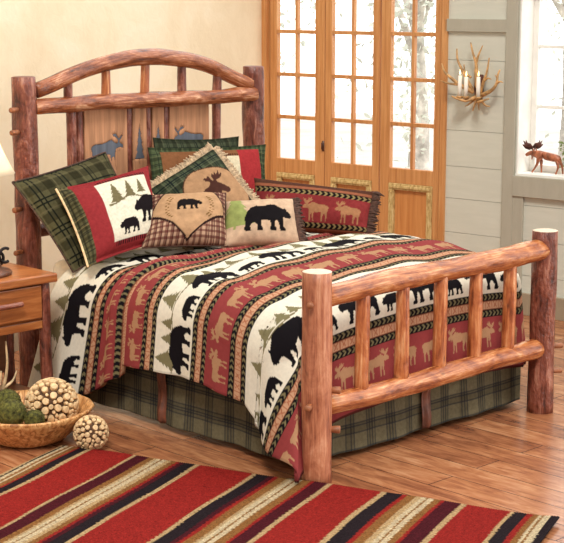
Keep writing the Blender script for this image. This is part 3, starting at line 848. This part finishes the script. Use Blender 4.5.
# brown and red sham behind
def paint_back_sham(U, V, w, h):
    X, Y = rot_c(U, V, w, h)
    C = np.empty(U.shape + (3,)); C[:] = lin((128, 84, 54))
    C[U > .42] = lin((158, 48, 50))
    m = (np.abs(U) > .84) | (np.abs(V) > .86); pl = plaid(X, Y, (78, 88, 60), (40, 48, 40), (110, 108, 78), .07); C[m] = pl[m]
    blk = (U > -.42) & (U < .42) & (np.abs(V) < .62); C[blk] = lin((214, 200, 168))
    m = (U > -.42) & (U < .42) & (np.abs(V) > .62) & (np.abs(V) < .70) & (((X / .016) % 1) < .5); C[m] = lin((70, 40, 30))
    return C
Q4 = [[-.088, -.113, 1.261], [.722, -.199, 1.228], [.606, -.363, .856], [-.23, -.295, .846]]
r, e, n = pillow('pillow', 'brown and red pillow with green plaid border standing behind the moose pillow', Q4, (-.079, -.903, .423), .065, paint_back_sham, flange=.06, pinch=.06)

# fringed moose pillow
MHEAD = [(0, 0), (.06, .12), (.14, .26), (.25, .36), (.36, .42), (.42, .50), (.40, .58), (.30, .60), (.24, .68), (.30, .72), (.36, .69), (.38, .78), (.44, .73), (.47, .64), (.52, .58), (.54, .64),
         (.50, .74), (.54, .84), (.58, .78), (.62, .90), (.67, .80), (.74, .94), (.76, .80), (.84, .86), (.80, .72), (.70, .64), (.62, .60), (.66, .54), (.74, .50), (.84, .44), (.95, .36), (1.0, .28), (.97, .20), (.88, .18), (.80, .22), (.74, .26), (.70, .2), (.68, .08), (.64, .18), (.60, .22), (.58, .1), (.60, 0)]
def paint_moose_p(U, V, w, h):
    X, Y = rot_c(U, V, w, h)
    C = plaid(X, Y, (76, 84, 62), (32, 40, 40), (112, 110, 84), .10)
    # a round suede patch that runs to the lower right
    cx, cy = .06, -.025
    c, s = math.cos(.5), math.sin(.5); A = (X - cx) * c - (Y - cy) * s; B = (X - cx) * s + (Y - cy) * c
    d = (np.abs(A) / .19) ** 2.6 + (np.abs(B) / .15) ** 2.6
    C[d < 1.10] = lin((84, 52, 38)); C[d < 1.0] = lin((176, 136, 100))
    stamp(C, X, Y, MHEAD, -.035, -.07, .20, .19, (74, 44, 36), False, -.42)
    return C
Q5 = [[-.203, -.261, 1.051], [.206, -.321, 1.247], [.262, -.63, .939], [-.149, -.579, .734]]
r, e, n = pillow('pillow', 'green plaid pillow with tan moose head patch and cream fringe', Q5, (-.394, -.682, .616), .07, paint_moose_p, 'suede', pinch=.03)
fringe(r, e, n, 'tlr', .048, M['fr_cream'], 90, .006, .4)

# suede flap bear pillow
def paint_flap(U, V, w, h):
    X, Y = rot_c(U, V, w, h)
    C = np.empty(U.shape + (3,)); C[:] = lin((194, 158, 130))
    p = .030
    for A in (X, Y):
        m = ((A / p) % 1) < .46; C[m] = C[m] * .34 + lin((112, 36, 38)) * .34
        m = ((A / p + .5) % 1) < .12; C[m] = lin((66, 26, 28))
    au = np.abs(U); q = np.clip(au / .9, 0, 1)
    yb = np.where(au < .9, -.90 + .86 * q ** .95 + .14 * np.sin(PI * q), 9)
    yt = 1.05 - .95 * np.clip((au - .45) / .47, 0, 1) ** 1.5
    ins = (V > yb) & (V < yt)
    C[(V > yb - .085) & (V < yt + .09) & (au < .94)] = lin((44, 26, 24))
    C[ins] = lin((190, 150, 112))
    stamp(C, X, Y, BEARN, -.07, .012, .14, .075, (26, 20, 20), True)
    for sx in (-1, 1):
        for k in range(9):
            a = -1.0 + k * .25
            cx, cy = sx * (.088 + .034 * math.cos(a * 1.2)), .035 + .062 * math.sin(a * 1.3)
            for ddx in (-.006, .007):
                m = ((X - cx - ddx) / .0065) ** 2 + ((Y - cy + ddx * .6) / .004) ** 2 < 1; C[m] = lin((126, 92, 52))
    return C
Q6 = [[-.333, -.42, 1.046], [.044, -.605, 1.044], [-.108, -.787, .797], [-.513, -.578, .809]]
r, e, n = pillow('pillow', 'small maroon checked pillow with a pointed tan flap and tiny bear', Q6, (-.321, -.657, .682), .085, paint_flap, 'suede', pinch=.05)
piping(r, e, .004, M['fr_brown'])

# cream bear pillow
def paint_cream_bear(U, V, w, h):
    X, Y = rot_c(U, V, w, h)
    C = np.empty(U.shape + (3,)); C[:] = lin((208, 176, 146))
    G = (150, 158, 92)
    stamp(C, X, Y, PINE, -.25, -.06, .20, .26, G); m = (X < -.085) & (Y > -.045) & (Y < .0); C[m] = lin(G)
    stamp(C, X, Y, BEARN, -.10, -.082, .26, .155, (24, 20, 22), True)
    return C
Q7 = [[.004, -.649, 1.004], [.332, -.822, 1.006], [.24, -.969, .784], [-.138, -.765, .788]]
r, e, n = pillow('pillow', 'small cream pillow with one big black bear and green pine', Q7, (-.37, -.696, .616), .075, paint_cream_bear, 'suede', pinch=.04)
fringe(r, e, n, 'r', .046, M['fr_brown'], 70, .006, .55)

# red moose bolster
def paint_bolster(U, V, w, h):
    X, Y = rot_c(U, V, w, h)
    C = np.empty(U.shape + (3,)); C[:] = lin((138, 52, 52))
    m = V > .80; C[m] = lin((84, 52, 40)); m = (V > .68) & (V <= .80); C[m] = lin((152, 92, 66))
    for a, b in ((.44, .66), (-.88, -.66)):
        m = (V > a) & (V < b); c = (a + b) / 2; C[m] = lin((28, 22, 22))
        d = ((X + np.abs(Y - c * h / 2) * 1.1) / .03) % 1; C[m & (d > .56) & (np.abs(V - c) < .085)] = lin((150, 130, 86))
    C[V < -.9] = lin((152, 92, 66))
    for k, x in enumerate((-.26, -.045, .135)): stamp(C, X, Y, MOOSEN, x, -.085, .145, .135, (172, 122, 86), k == 1 and False)
    return C
Q8 = [[.426, -.416, 1.076], [.821, -.963, 1.013], [.731, -.994, .781], [.355, -.507, .80]]
r, e, n = pillow('pillow', 'long red bolster pillow with tan moose and dark fringe at the right', Q8, (-.731, -.571, .375), .075, paint_bolster, pinch=.02)
fringe(r, e, n, 'r', .05, M['fr_brown'], 70, .006, .6)

# ------------------------------------------------------------------ nightstand and what is on it
ns = thing('nightstand', 'pine nightstand with log legs and one drawer left of the bed', 'nightstand', (-1.31, -.28, 0))
NX0, NX1, NY0, NY1, NZ = -1.64, -.985, -.50, -.07, .73
mb = MB(); mb.box(NX0, NX1, NY0, NY1, NZ - .045, NZ); mb.build('top', M['night'], ns, False, bevel=.008)
for lx in (NX0 + .05, NX1 - .05):
    for ly in (NY0 + .05, NY1 - .05):
        log('leg', (lx, ly, 0), (lx, ly, NZ - .044), .029, .028, 'log_dark', ns, .07, 14)
mb = MB()
mb.box(NX1 - .058, NX1 - .042, NY0 + .07, NY1 - .07, .50, NZ - .046); mb.box(NX0 + .042, NX0 + .058, NY0 + .07, NY1 - .07, .50, NZ - .046)
mb.box(NX0 + .075, NX1 - .075, NY1 - .06, NY1 - .045, .50, NZ - .046); mb.box(NX0 + .06, NX1 - .06, NY0 + .045, NY1 - .05, .495, .508)
mb.box(NX0 + .075, NX1 - .075, NY0 + .035, NY0 + .06, .455, .497)
mb.build('case', M['night'], ns, False, bevel=.003)
mb = MB(); mb.box(NX0 + .085, NX1 - .085, NY0 + .02, NY0 + .044, .512, NZ - .053)
dr = mb.build('drawer', M['night'], ns, False, bevel=.005)
mb = MB(); xx = np.linspace(-1.41, -1.21, 9); mb.tube(np.stack([xx, NY0 - .012 - .004 * np.sin((xx + 1.41) / .2 * PI), np.full(9, .605)], 1), .014, 12, .08)
mb.tube([(-1.39, NY0 - .012, .605), (-1.39, NY0 + .025, .605)], .008, 8); mb.tube([(-1.23, NY0 - .012, .605), (-1.23, NY0 + .025, .605)], .008, 8)
mb.build('handle', M['log_dark'], dr)
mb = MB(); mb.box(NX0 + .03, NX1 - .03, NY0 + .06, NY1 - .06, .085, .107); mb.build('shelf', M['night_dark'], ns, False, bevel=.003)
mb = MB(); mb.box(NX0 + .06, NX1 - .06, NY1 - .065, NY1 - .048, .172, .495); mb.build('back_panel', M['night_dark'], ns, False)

lamp = thing('table_lamp', 'table lamp with cream shade and dark rustic base on the nightstand', 'lamp', (-1.285, -.28, NZ))
LX, LY = -1.285, -.28
mb = MB(); mb.lathe([(.0, 0), (.145, 0), (.15, .012), (.14, .022), (.10, .03), (.095, .06), (.075, .09), (.05, .105), (.0, .11)], (LX, LY, NZ), 32); mb.build('base', M['bronze'], lamp)
mb = MB(); k = 14; zz = np.linspace(0, .40, k); mb.tube(np.stack([LX + .008 * np.sin(zz * 20), LY + .008 * np.cos(zz * 17), NZ + .10 + zz], 1), .02, 12, .08); mb.build('stem', M['log_dark'], lamp)
mb = MB()
for s in (-1, 1):
    a = np.linspace(0, 4.2, 22); mb.tube(np.stack([LX + .085 - .03 * s * 0 + .035 * np.cos(a + s) + .01 * s, LY - .05 - .02 * s + .0 * a, NZ + .085 + .035 * np.sin(a + s) + .01 * s], 1), .008, 8)
mb.build('iron_scroll', M['iron'], lamp)
prof = [(.178 - .0, .0), (.160, .03), (.138, .075), (.116, .125), (.098, .18), (.084, .235), (.078, .26)]
mb = MB(); mb.lathe([(r_, z) for r_, z in prof], (LX, LY, NZ + .50), 48); o = mb.build('lamp_shade', M['shade'], lamp, solid=(.003, 0))
mb = MB(); mb.sphere((LX, LY, NZ + .60), .03, 16, 10); mb.tube([(LX, LY, NZ + .49), (LX, LY, NZ + .575)], .014, 10); mb.build('bulb', M['candle'], lamp)
mb = MB(); mb.tube([(LX - .08, LY, NZ + .755), (LX, LY, NZ + .757), (LX + .08, LY, NZ + .755)], .003, 6); mb.tube([(LX, LY, NZ + .62), (LX, LY, NZ + .757)], .003, 6); mb.build('harp', M['iron'], lamp)

def antler(mb, p, pts, r0, tip=.25, n=10, amp=.06):
    P = np.array(pts, float); K = 18
    # smooth with Catmull-Rom
    Q = []
    for i in range(len(P) - 1):
        a = P[max(i - 1, 0)]; b = P[i]; c = P[i + 1]; d = P[min(i + 2, len(P) - 1)]
        for t in np.linspace(0, 1, 7)[:-1 if i < len(P) - 2 else None]:
            Q.append(.5 * (2 * b + (c - a) * t + (2 * a - 5 * b + 4 * c - d) * t * t + (3 * b - a - 3 * c + d) * t ** 3))
    Q = np.array(Q)
    mb.tube(Q + np.array(p), np.linspace(r0, r0 * tip, len(Q)), n, amp)
ant = thing('shed_antler', 'pale shed antler standing on the nightstand shelf behind the bowl', 'antler', (-1.31, -.38, .107))
mb = MB()
antler(mb, (0, 0, 0), [(-1.42, -.34, .124), (-1.34, -.37, .126), (-1.27, -.40, .17), (-1.245, -.415, .28), (-1.25, -.42, .41)], .015)
antler(mb, (0, 0, 0), [(-1.34, -.37, .127), (-1.30, -.42, .19), (-1.29, -.43, .27)], .012)
antler(mb, (0, 0, 0), [(-1.27, -.40, .17), (-1.215, -.41, .20), (-1.185, -.41, .25)], .010)
mb.build('beam', M['antler_pale'], ant)

# ------------------------------------------------------------------ bowl, moss, wood-slice balls
BX, BY = -1.345, -.735
bw = thing('wooden_bowl', 'large rough-carved wooden bowl of moss balls on the floor', 'bowl', (BX, BY, 0))
bwob = lambda th, z: .02 * np.sin(2 * th + .4) + .012 * np.sin(5 * th + z * 30) + .006 * np.sin(17 * th + z * 40)
mb = MB(); mb.lathe([(0, .0), (.14, .0), (.172, .012), (.218, .05), (.258, .09), (.292, .128), (.312, .155), (.308, .163), (.296, .162), (.272, .132), (.232, .09), (.18, .05), (.12, .03), (0, .025)], (BX, BY, 0), 72, 0, bwob)
mb.build('bowl_body', M['bowl'], bw)
def moss(label, c, r):
    mb = MB(); mb.sphere(c, r, 26, 18, 0, (1, 1, .94), .05)
    V = []; F = []
    for i in range(1500):
        d = RNG.normal(0, 1, 3); d /= np.linalg.norm(d); s = RNG.normal(0, 1, 3); s -= d * (s @ d); s /= np.linalg.norm(s)
        p = np.array(c) + d * r * .96 * (1, 1, .94); k = len(V); hgt = RNG.uniform(.03, .12) * r + .002
        V += [p - s * .0022, p + s * .0022, p + d * hgt + RNG.normal(0, .002, 3)]; F.append((k, k + 1, k + 2))
    mb.add(V, F, np.array(V)); o = mb.build('moss_ball', M['moss'])
    tag(o, label, 'moss ball')
moss('biggest green moss ball in the bowl, at the front left', (-1.462, -.765, .160), .070)
moss('smallest moss ball in the bowl, touching the front of the wood-slice ball', (-1.405, -.87, .140), .046)
moss('moss ball at the back of the bowl, behind the biggest moss ball', (-1.40, -.645, .178), .062)
def slice_ball(label, c, r, n, smin, smax):
    t = thing('wood_slice_ball', label, 'decorative ball', (c[0], c[1], c[2] - r))
    mb = MB(); mb.sphere(c, r * .86, 28, 18); mb.build('core', M['ball_core'], t)
    mb = MB(); pts = []
    tries = 0
    while len(pts) < n and tries < 9000:
        tries += 1
        d = RNG.normal(0, 1, 3); d /= np.linalg.norm(d)
        s = (smax if tries < 500 else (smax + smin) / 2 if tries < 2500 else smin) * RNG.uniform(.85, 1.1)
        if all(math.acos(max(-1, min(1, d @ q))) * r > (s + w) * 1.16 for q, w in pts): pts.append((d, s))
    for d, s in pts:
        p = np.array(c); mb.tube([p + d * r * .8, p + d * r * .985, p + d * r], [s * .98, s, s * .93], 14, .05, True, 0, 0, .04)
    mb.build('wood_slices', M['slice'], t)
slice_ball('large wood-slice ball resting in the bowl', (-1.245, -.785, .163), .128, 260, .0085, .0175)
slice_ball('small wood-slice ball on the floor beside the rug corner', (-1.238, -1.081, .0845), .083, 130, .007, .0125)

# ------------------------------------------------------------------ rug
RA = np.array([-1.326, -.972]); RE = np.array([.3564, -.9343]); RS = np.array([-.9343, -.3564])
RL, RW = 2.362, 1.75
RDK = (44, 34, 38); RCR = (206, 172, 124); RBR = (156, 106, 58); RRD = (166, 44, 38); RMA = (86, 28, 36); RWH = (226, 204, 164)
STR = [(0, RCR), (.012, RDK), (.022, RWH), (.04, RBR), (.055, RWH), (.066, RBR), (.095, RRD), (.105, RDK), (.150, RCR), (.172, RRD), (.388, RCR), (.403, RMA), (.470, RBR), (.50, RCR), (.515, RWH), (.533, RBR), (.541, RWH), (.565, RCR), (.588, RBR), (.615, RRD), (.632, RMA), (.655, RDK), (.712, RCR), (.734, RRD),
       (.995, RCR), (1.015, RDK), (1.075, RMA), (1.10, RRD), (1.12, RBR), (1.16, RCR), (1.175, RWH), (1.197, RBR), (1.206, RWH), (1.23, RBR), (1.27, RRD), (1.285, RMA), (1.345, RCR), (1.368, RRD),
       (1.592, RCR), (1.618, RDK), (1.688, RRD), (1.71, RBR), (1.75, RCR), (1.775, RWH), (1.797, RBR), (1.806, RWH), (1.83, RBR), (1.86, RRD), (1.876, RMA), (1.95, RCR), (1.975, RRD),
       (2.165, RCR), (2.182, RDK), (2.235, RRD), (2.26, RBR), (2.285, RWH), (2.298, RBR), (2.307, RWH), (2.335, RDK)]
st = .0055
ne, nsr = int(RL / st), int(RW / st)
E_, S_ = np.meshgrid(np.linspace(0, RL, ne), np.linspace(0, RW, nsr))
brk = np.array([b for b, _ in STR]); cols = np.array([lin(c) for _, c in STR])
Ew = E_ + .004 * np.sin(S_ * 9 + E_ * 3) + .0016 * np.sin(S_ * 190)
C = cols[np.clip(np.searchsorted(brk, Ew, 'right') - 1, 0, len(cols) - 1)]
C = C * RNG.uniform(.62, 1.12, C.shape[:2])[..., None]
PX = RA[0] + RE[0] * E_ + RS[0] * S_; PY = RA[1] + RE[1] * E_ + RS[1] * S_
wob = .006 * np.sin(E_ * 5) * ss(.1 - S_, 0, .1)
PX = PX - RS[0] * wob; PY = PY - RS[1] * wob
PZ = .011 + .0022 * np.sin(E_ / .011 * 2 * PI) * .6 + .003 * np.sin(E_ * 6 + S_ * 4) ** 2 + .006 * ss(E_, RL - .08, RL) * ss(.25 - S_, 0, .2)
mb = MB(); mb.add(np.stack([PX, PY, PZ], -1).reshape(-1, 3), grid_faces(ne, nsr, flip=True), None, C.reshape(-1, 3))
rug = mb.build('rug', M['rug'], None, True, solid=(.009, 1))
tag(rug, 'striped woven rug in red, tan, cream and black on the plank floor', 'rug')

# ------------------------------------------------------------------ antler sconce with candles
sc = thing('antler_sconce', 'antler wall sconce on the grey plank wall', 'wall sconce', wp(.61, -.01, 1.44))
def A(mb, pts, r0, **k): antler(mb, (0, 0, 0), [wp(a, d, 1.43 + (z - 1.43) * 1.06 - .012) for a, d, z in pts], r0, **k)
mb = MB(); mb.tube([wp(.612, -.005, 1.42), wp(.612, -.02, 1.47), wp(.612, -.015, 1.56)], [.03, .034, .028], 14, .1); mb.build('backplate', M['copper_dark'], sc)
def ant_part(lst):
    mb = MB()
    for pts, r0 in lst: A(mb, pts, r0, tip=.3)
    mb.build('antler', M['antler'], sc)
ant_part([([(.612, -.03, 1.46), (.612, -.05, 1.55), (.618, -.05, 1.64), (.64, -.055, 1.70), (.662, -.05, 1.765)], .015), ([(.618, -.05, 1.64), (.60, -.05, 1.69), (.573, -.045, 1.748)], .011)])
ant_part([([(.64, -.03, 1.46), (.68, -.05, 1.53), (.72, -.06, 1.60), (.755, -.06, 1.66), (.768, -.05, 1.725)], .014), ([(.66, -.04, 1.55), (.70, -.05, 1.58), (.71, -.05, 1.63)], .009)])
ant_part([([(.645, -.03, 1.46), (.72, -.07, 1.50), (.79, -.08, 1.545), (.84, -.08, 1.58), (.872, -.07, 1.63)], .015), ([(.73, -.07, 1.505), (.80, -.09, 1.51), (.865, -.09, 1.525)], .010)])
ant_part([([(.59, -.03, 1.46), (.555, -.05, 1.53), (.53, -.055, 1.59), (.518, -.05, 1.675)], .013), ([(.555, -.05, 1.53), (.52, -.06, 1.55), (.49, -.06, 1.545)], .009)])
ant_part([([(.585, -.03, 1.44), (.53, -.07, 1.455), (.475, -.08, 1.48), (.44, -.08, 1.52), (.437, -.07, 1.575), (.428, -.06, 1.605)], .016), ([(.44, -.08, 1.52), (.41, -.09, 1.535), (.385, -.09, 1.53)], .009), ([(.437, -.075, 1.55), (.455, -.075, 1.575)], .007)])
ant_part([([(.62, -.03, 1.43), (.66, -.09, 1.41), (.71, -.12, 1.42), (.755, -.12, 1.435)], .014), ([(.61, -.03, 1.43), (.57, -.09, 1.405), (.52, -.12, 1.415), (.475, -.11, 1.43)], .014)])
ant_part([([(.612, -.02, 1.44), (.62, -.05, 1.385), (.635, -.05, 1.345)], .011), ([(.61, -.02, 1.44), (.59, -.05, 1.39), (.585, -.05, 1.35)], .010), ([(.62, -.02, 1.43), (.67, -.04, 1.385), (.70, -.04, 1.37)], .010), ([(.60, -.02, 1.43), (.55, -.04, 1.385), (.515, -.03, 1.375)], .010)])
for a, d in ((.704, -.105), (.662, -.095), (.566, -.098)):
    mb = MB(); p = wp(a, d, 1.413); mb.lathe([(0, -.004), (.016, -.004), (.022, .004), (.024, .012), (.021, .012), (.018, .005), (0, .004)], p, 20); mb.build('candle_cup', M['antler'], sc)
for lab, a, d, h in (('leftmost lit white candle in the antler sconce', .704, -.105, .142), ('middle lit white candle in the antler sconce', .662, -.095, .134), ('rightmost lit white candle in the antler sconce', .566, -.098, .138)):
    p = wp(a, d, 1.418); t = thing('candle', lab, 'candle', p, 'candles on the antler sconce')
    mb = MB(); mb.lathe([(0, 0), (.0138, 0), (.0138, h * .5), (.0128, h - .004), (.008, h), (0, h - .002)], p, 18); mb.build('wax', M['candle'], t)
    mb = MB(); mb.tube([(p[0], p[1], p[2] + h - .003), (p[0], p[1], p[2] + h + .007)], .001, 6); mb.build('wick', M['iron'], t)
    mb = MB(); mb.lathe([(0, 0), (.0045, .006), (.0055, .012), (.0035, .022), (0, .036)], (p[0], p[1], p[2] + h + .003), 12); mb.build('flame', M['flame'], t)

# ------------------------------------------------------------------ moose figurine on the sill
SZ = WINZ0 + .012
mo = thing('moose_figurine', 'copper-brown moose figurine standing on the window sill', 'figurine', wp(.15, .06, SZ))
def skin(name, verts, edges, rad, mat, parent, sub=2):
    me = bpy.data.meshes.new(name); v = np.array(verts, float) - np.array(wloc(parent))
    me.from_pydata(v.tolist(), edges, []); me.materials.append(mat)
    o = bpy.data.objects.new(name, me); COL.objects.link(o); o.parent = parent
    md = o.modifiers.new('Skin', 'SKIN'); md.use_smooth_shade = True
    for i, r_ in enumerate(rad):
        sv = me.skin_vertices[0].data[i]; sv.radius = (r_, r_) if np.isscalar(r_) else r_; sv.use_root = (i == 0)
    s_ = o.modifiers.new('Subdivision', 'SUBSURF'); s_.levels = sub; s_.render_levels = sub
    return o
J = []; ED = []; RD = []
def jv(a, d, z, r_, par=None):
    J.append(wp(a, d, SZ + z)); RD.append(r_); i = len(J) - 1
    if par is not None: ED.append((par, i))
    return i
b0 = jv(.135, .06, .115, (.026, .03)); b1 = jv(.175, .06, .124, (.027, .034), b0); b2 = jv(.09, .06, .113, (.024, .028), b0); b3 = jv(.05, .06, .115, (.022, .028), b2); b4 = jv(.03, .06, .112, .014, b3)
n1 = jv(.205, .06, .130, (.02, .024), b1); n2 = jv(.230, .06, .134, .017, n1); n3 = jv(.256, .06, .132, .0155, n2); n4 = jv(.278, .06, .120, .0135, n3); n5 = jv(.288, .06, .112, .010, n4)
be = jv(.240, .06, .105, .006, n2); be2 = jv(.243, .06, .088, .004, be)
for (pa, hip, kn, ft, dd) in ((b1, (.185, .095), (.195, .06), (.232, .0), -.016), (b1, (.18, .095), (.180, .05), (.176, 0), .016), (b3, (.05, .09), (.038, .055), (.056, 0), -.016), (b3, (.045, .09), (.026, .055), (.020, 0), .016)):
    h_ = jv(hip[0], .06 + dd * .8, hip[1], .014, pa); k_ = jv(kn[0], .06 + dd, kn[1], .0085, h_); m_ = jv((kn[0] + ft[0]) / 2, .06 + dd, kn[1] / 2, .0062, k_); f_ = jv(ft[0], .06 + dd, .006, .0062, m_)
skin('body', J, ED, RD, M['copper'], mo)
PALM = [(0, 0), (.02, .012), (.045, .01), (.06, .022), (.058, .008), (.078, .014), (.066, -.002), (.084, -.004), (.062, -.014), (.03, -.014)]
for s, lab in ((-1, None), (1, None)):
    mb = MB()
    mb.tube([wp(.232, .06 + s * .006, SZ + .148), wp(.232, .06 + s * .016, SZ + .160), wp(.233, .06 + s * .022, SZ + .168)], [.005, .0045, .004], 8)
    mb.prism(PALM, lambda x, y, d, s=s: wp(.238 + (x - .02) * (.75 if s < 0 else -.75) , .06 + s * (.02 + x * .35) + d * .3, SZ + .168 + y * 1.5 + x * .30 + d), -.003, .003)
    mb.build('antler', M['copper_dark'], mo, True)
for s in (-1, 1):
    mb = MB(); mb.sphere(wp(.222, .06 + s * .018, SZ + .150), .009, 10, 8, 0, (.6, .6, 1.4)); mb.build('ear', M['copper'], mo)

# leafy plant at the right end of the sill
pl = thing('potted_plant', 'small leafy plant on the sill behind the moose figurine', 'plant', wp(-.085, .085, SZ))
pc = wp(-.085, .085, SZ)
mb = MB(); mb.lathe([(0, 0), (.035, 0), (.046, .07), (.05, .075), (.05, .085), (.043, .085), (.041, .075), (0, .07)], pc, 28); mb.build('pot', M['terracotta'], pl)
mb = MB(); mbl = MB()
for i in range(18):
    a = RNG.uniform(.02, .19); d = RNG.uniform(.012, .04); z = RNG.uniform(.03, .23)
    q = np.array(wp(-.09 + a, .09 + d, SZ + z)); p = np.array(pc) + (0, 0, .07); mid = (p + q) / 2 + (0, 0, .04)
    mb.tube([p, mid, q], [.002, .0018, .001], 6)
    for t_ in np.linspace(.35, 1, 9):
        c = p * (1 - t_) ** 2 + 2 * mid * t_ * (1 - t_) + q * t_ ** 2
        u = RNG.normal(0, 1, 3); u /= np.linalg.norm(u); w_ = np.cross(u, RNG.normal(0, 1, 3)); w_ /= np.linalg.norm(w_); s = RNG.uniform(.010, .019)
        nn = np.cross(u, w_) * .003
        mbl.add([c, c + u * s + w_ * s * .5 + nn, c + u * s * 2, c + u * s - w_ * s * .5 + nn], [(0, 1, 2, 3)])
mb.build('stem', M['leaf'], pl); mbl.build('foliage', M['leaf'], pl, False)

# ------------------------------------------------------------------ light
w = bpy.data.worlds.new('World'); SC.world = w; w.use_nodes = True
nt = w.node_tree; bg = nt.nodes['Background']
# hazy bright sky: brightest on the garden side (+X), dimmer elsewhere
tc = nt.nodes.new('ShaderNodeTexCoord'); sp = nt.nodes.new('ShaderNodeSeparateXYZ'); nt.links.new(tc.outputs['Generated'], sp.inputs[0])
mr = nt.nodes.new('ShaderNodeMapRange'); mr.interpolation_type = 'SMOOTHSTEP'
for k, v in (('From Min', -.05), ('From Max', .5), ('To Min', .62), ('To Max', 3.2)): mr.inputs[k].default_value = v
nt.links.new(sp.outputs['X'], mr.inputs['Value']); nt.links.new(mr.outputs[0], bg.inputs['Strength'])
bg.inputs['Color'].default_value = (1.0, .985, .96, 1)
sun = bpy.data.lights.new('sun', 'SUN'); sun.energy = 2.6; sun.angle = math.radians(14); sun.color = (1.0, .95, .89)
so = bpy.data.objects.new('sun', sun); COL.objects.link(so)
dirv = Vector((.52, .52, -.84)); so.rotation_euler = dirv.to_track_quat('-Z', 'Y').to_euler()
pt = bpy.data.lights.new('lamp_bulb', 'POINT'); pt.energy = 6; pt.color = (1.0, .84, .64); pt.shadow_soft_size = .035
po = bpy.data.objects.new('lamp_bulb', pt); COL.objects.link(po); po.location = (LX, LY, NZ + .655)

# ------------------------------------------------------------------ camera
cam = bpy.data.cameras.new('camera'); co = bpy.data.objects.new('camera', cam); COL.objects.link(co)
co.location = (-5.31715, -6.5615, 2.09736)
co.rotation_euler = (PI / 2 - .182609, 0, -.770155)
cam.sensor_width = 36; cam.sensor_fit = 'HORIZONTAL'; cam.lens = 1511.946 * 36 / 564; cam.clip_start = .1; cam.clip_end = 100
SC.camera = co
vs = SC.view_settings
vs.view_transform = 'Standard'; vs.look = 'None'; vs.exposure = -0.10; vs.gamma = 1.0; vs.use_curve_mapping = False
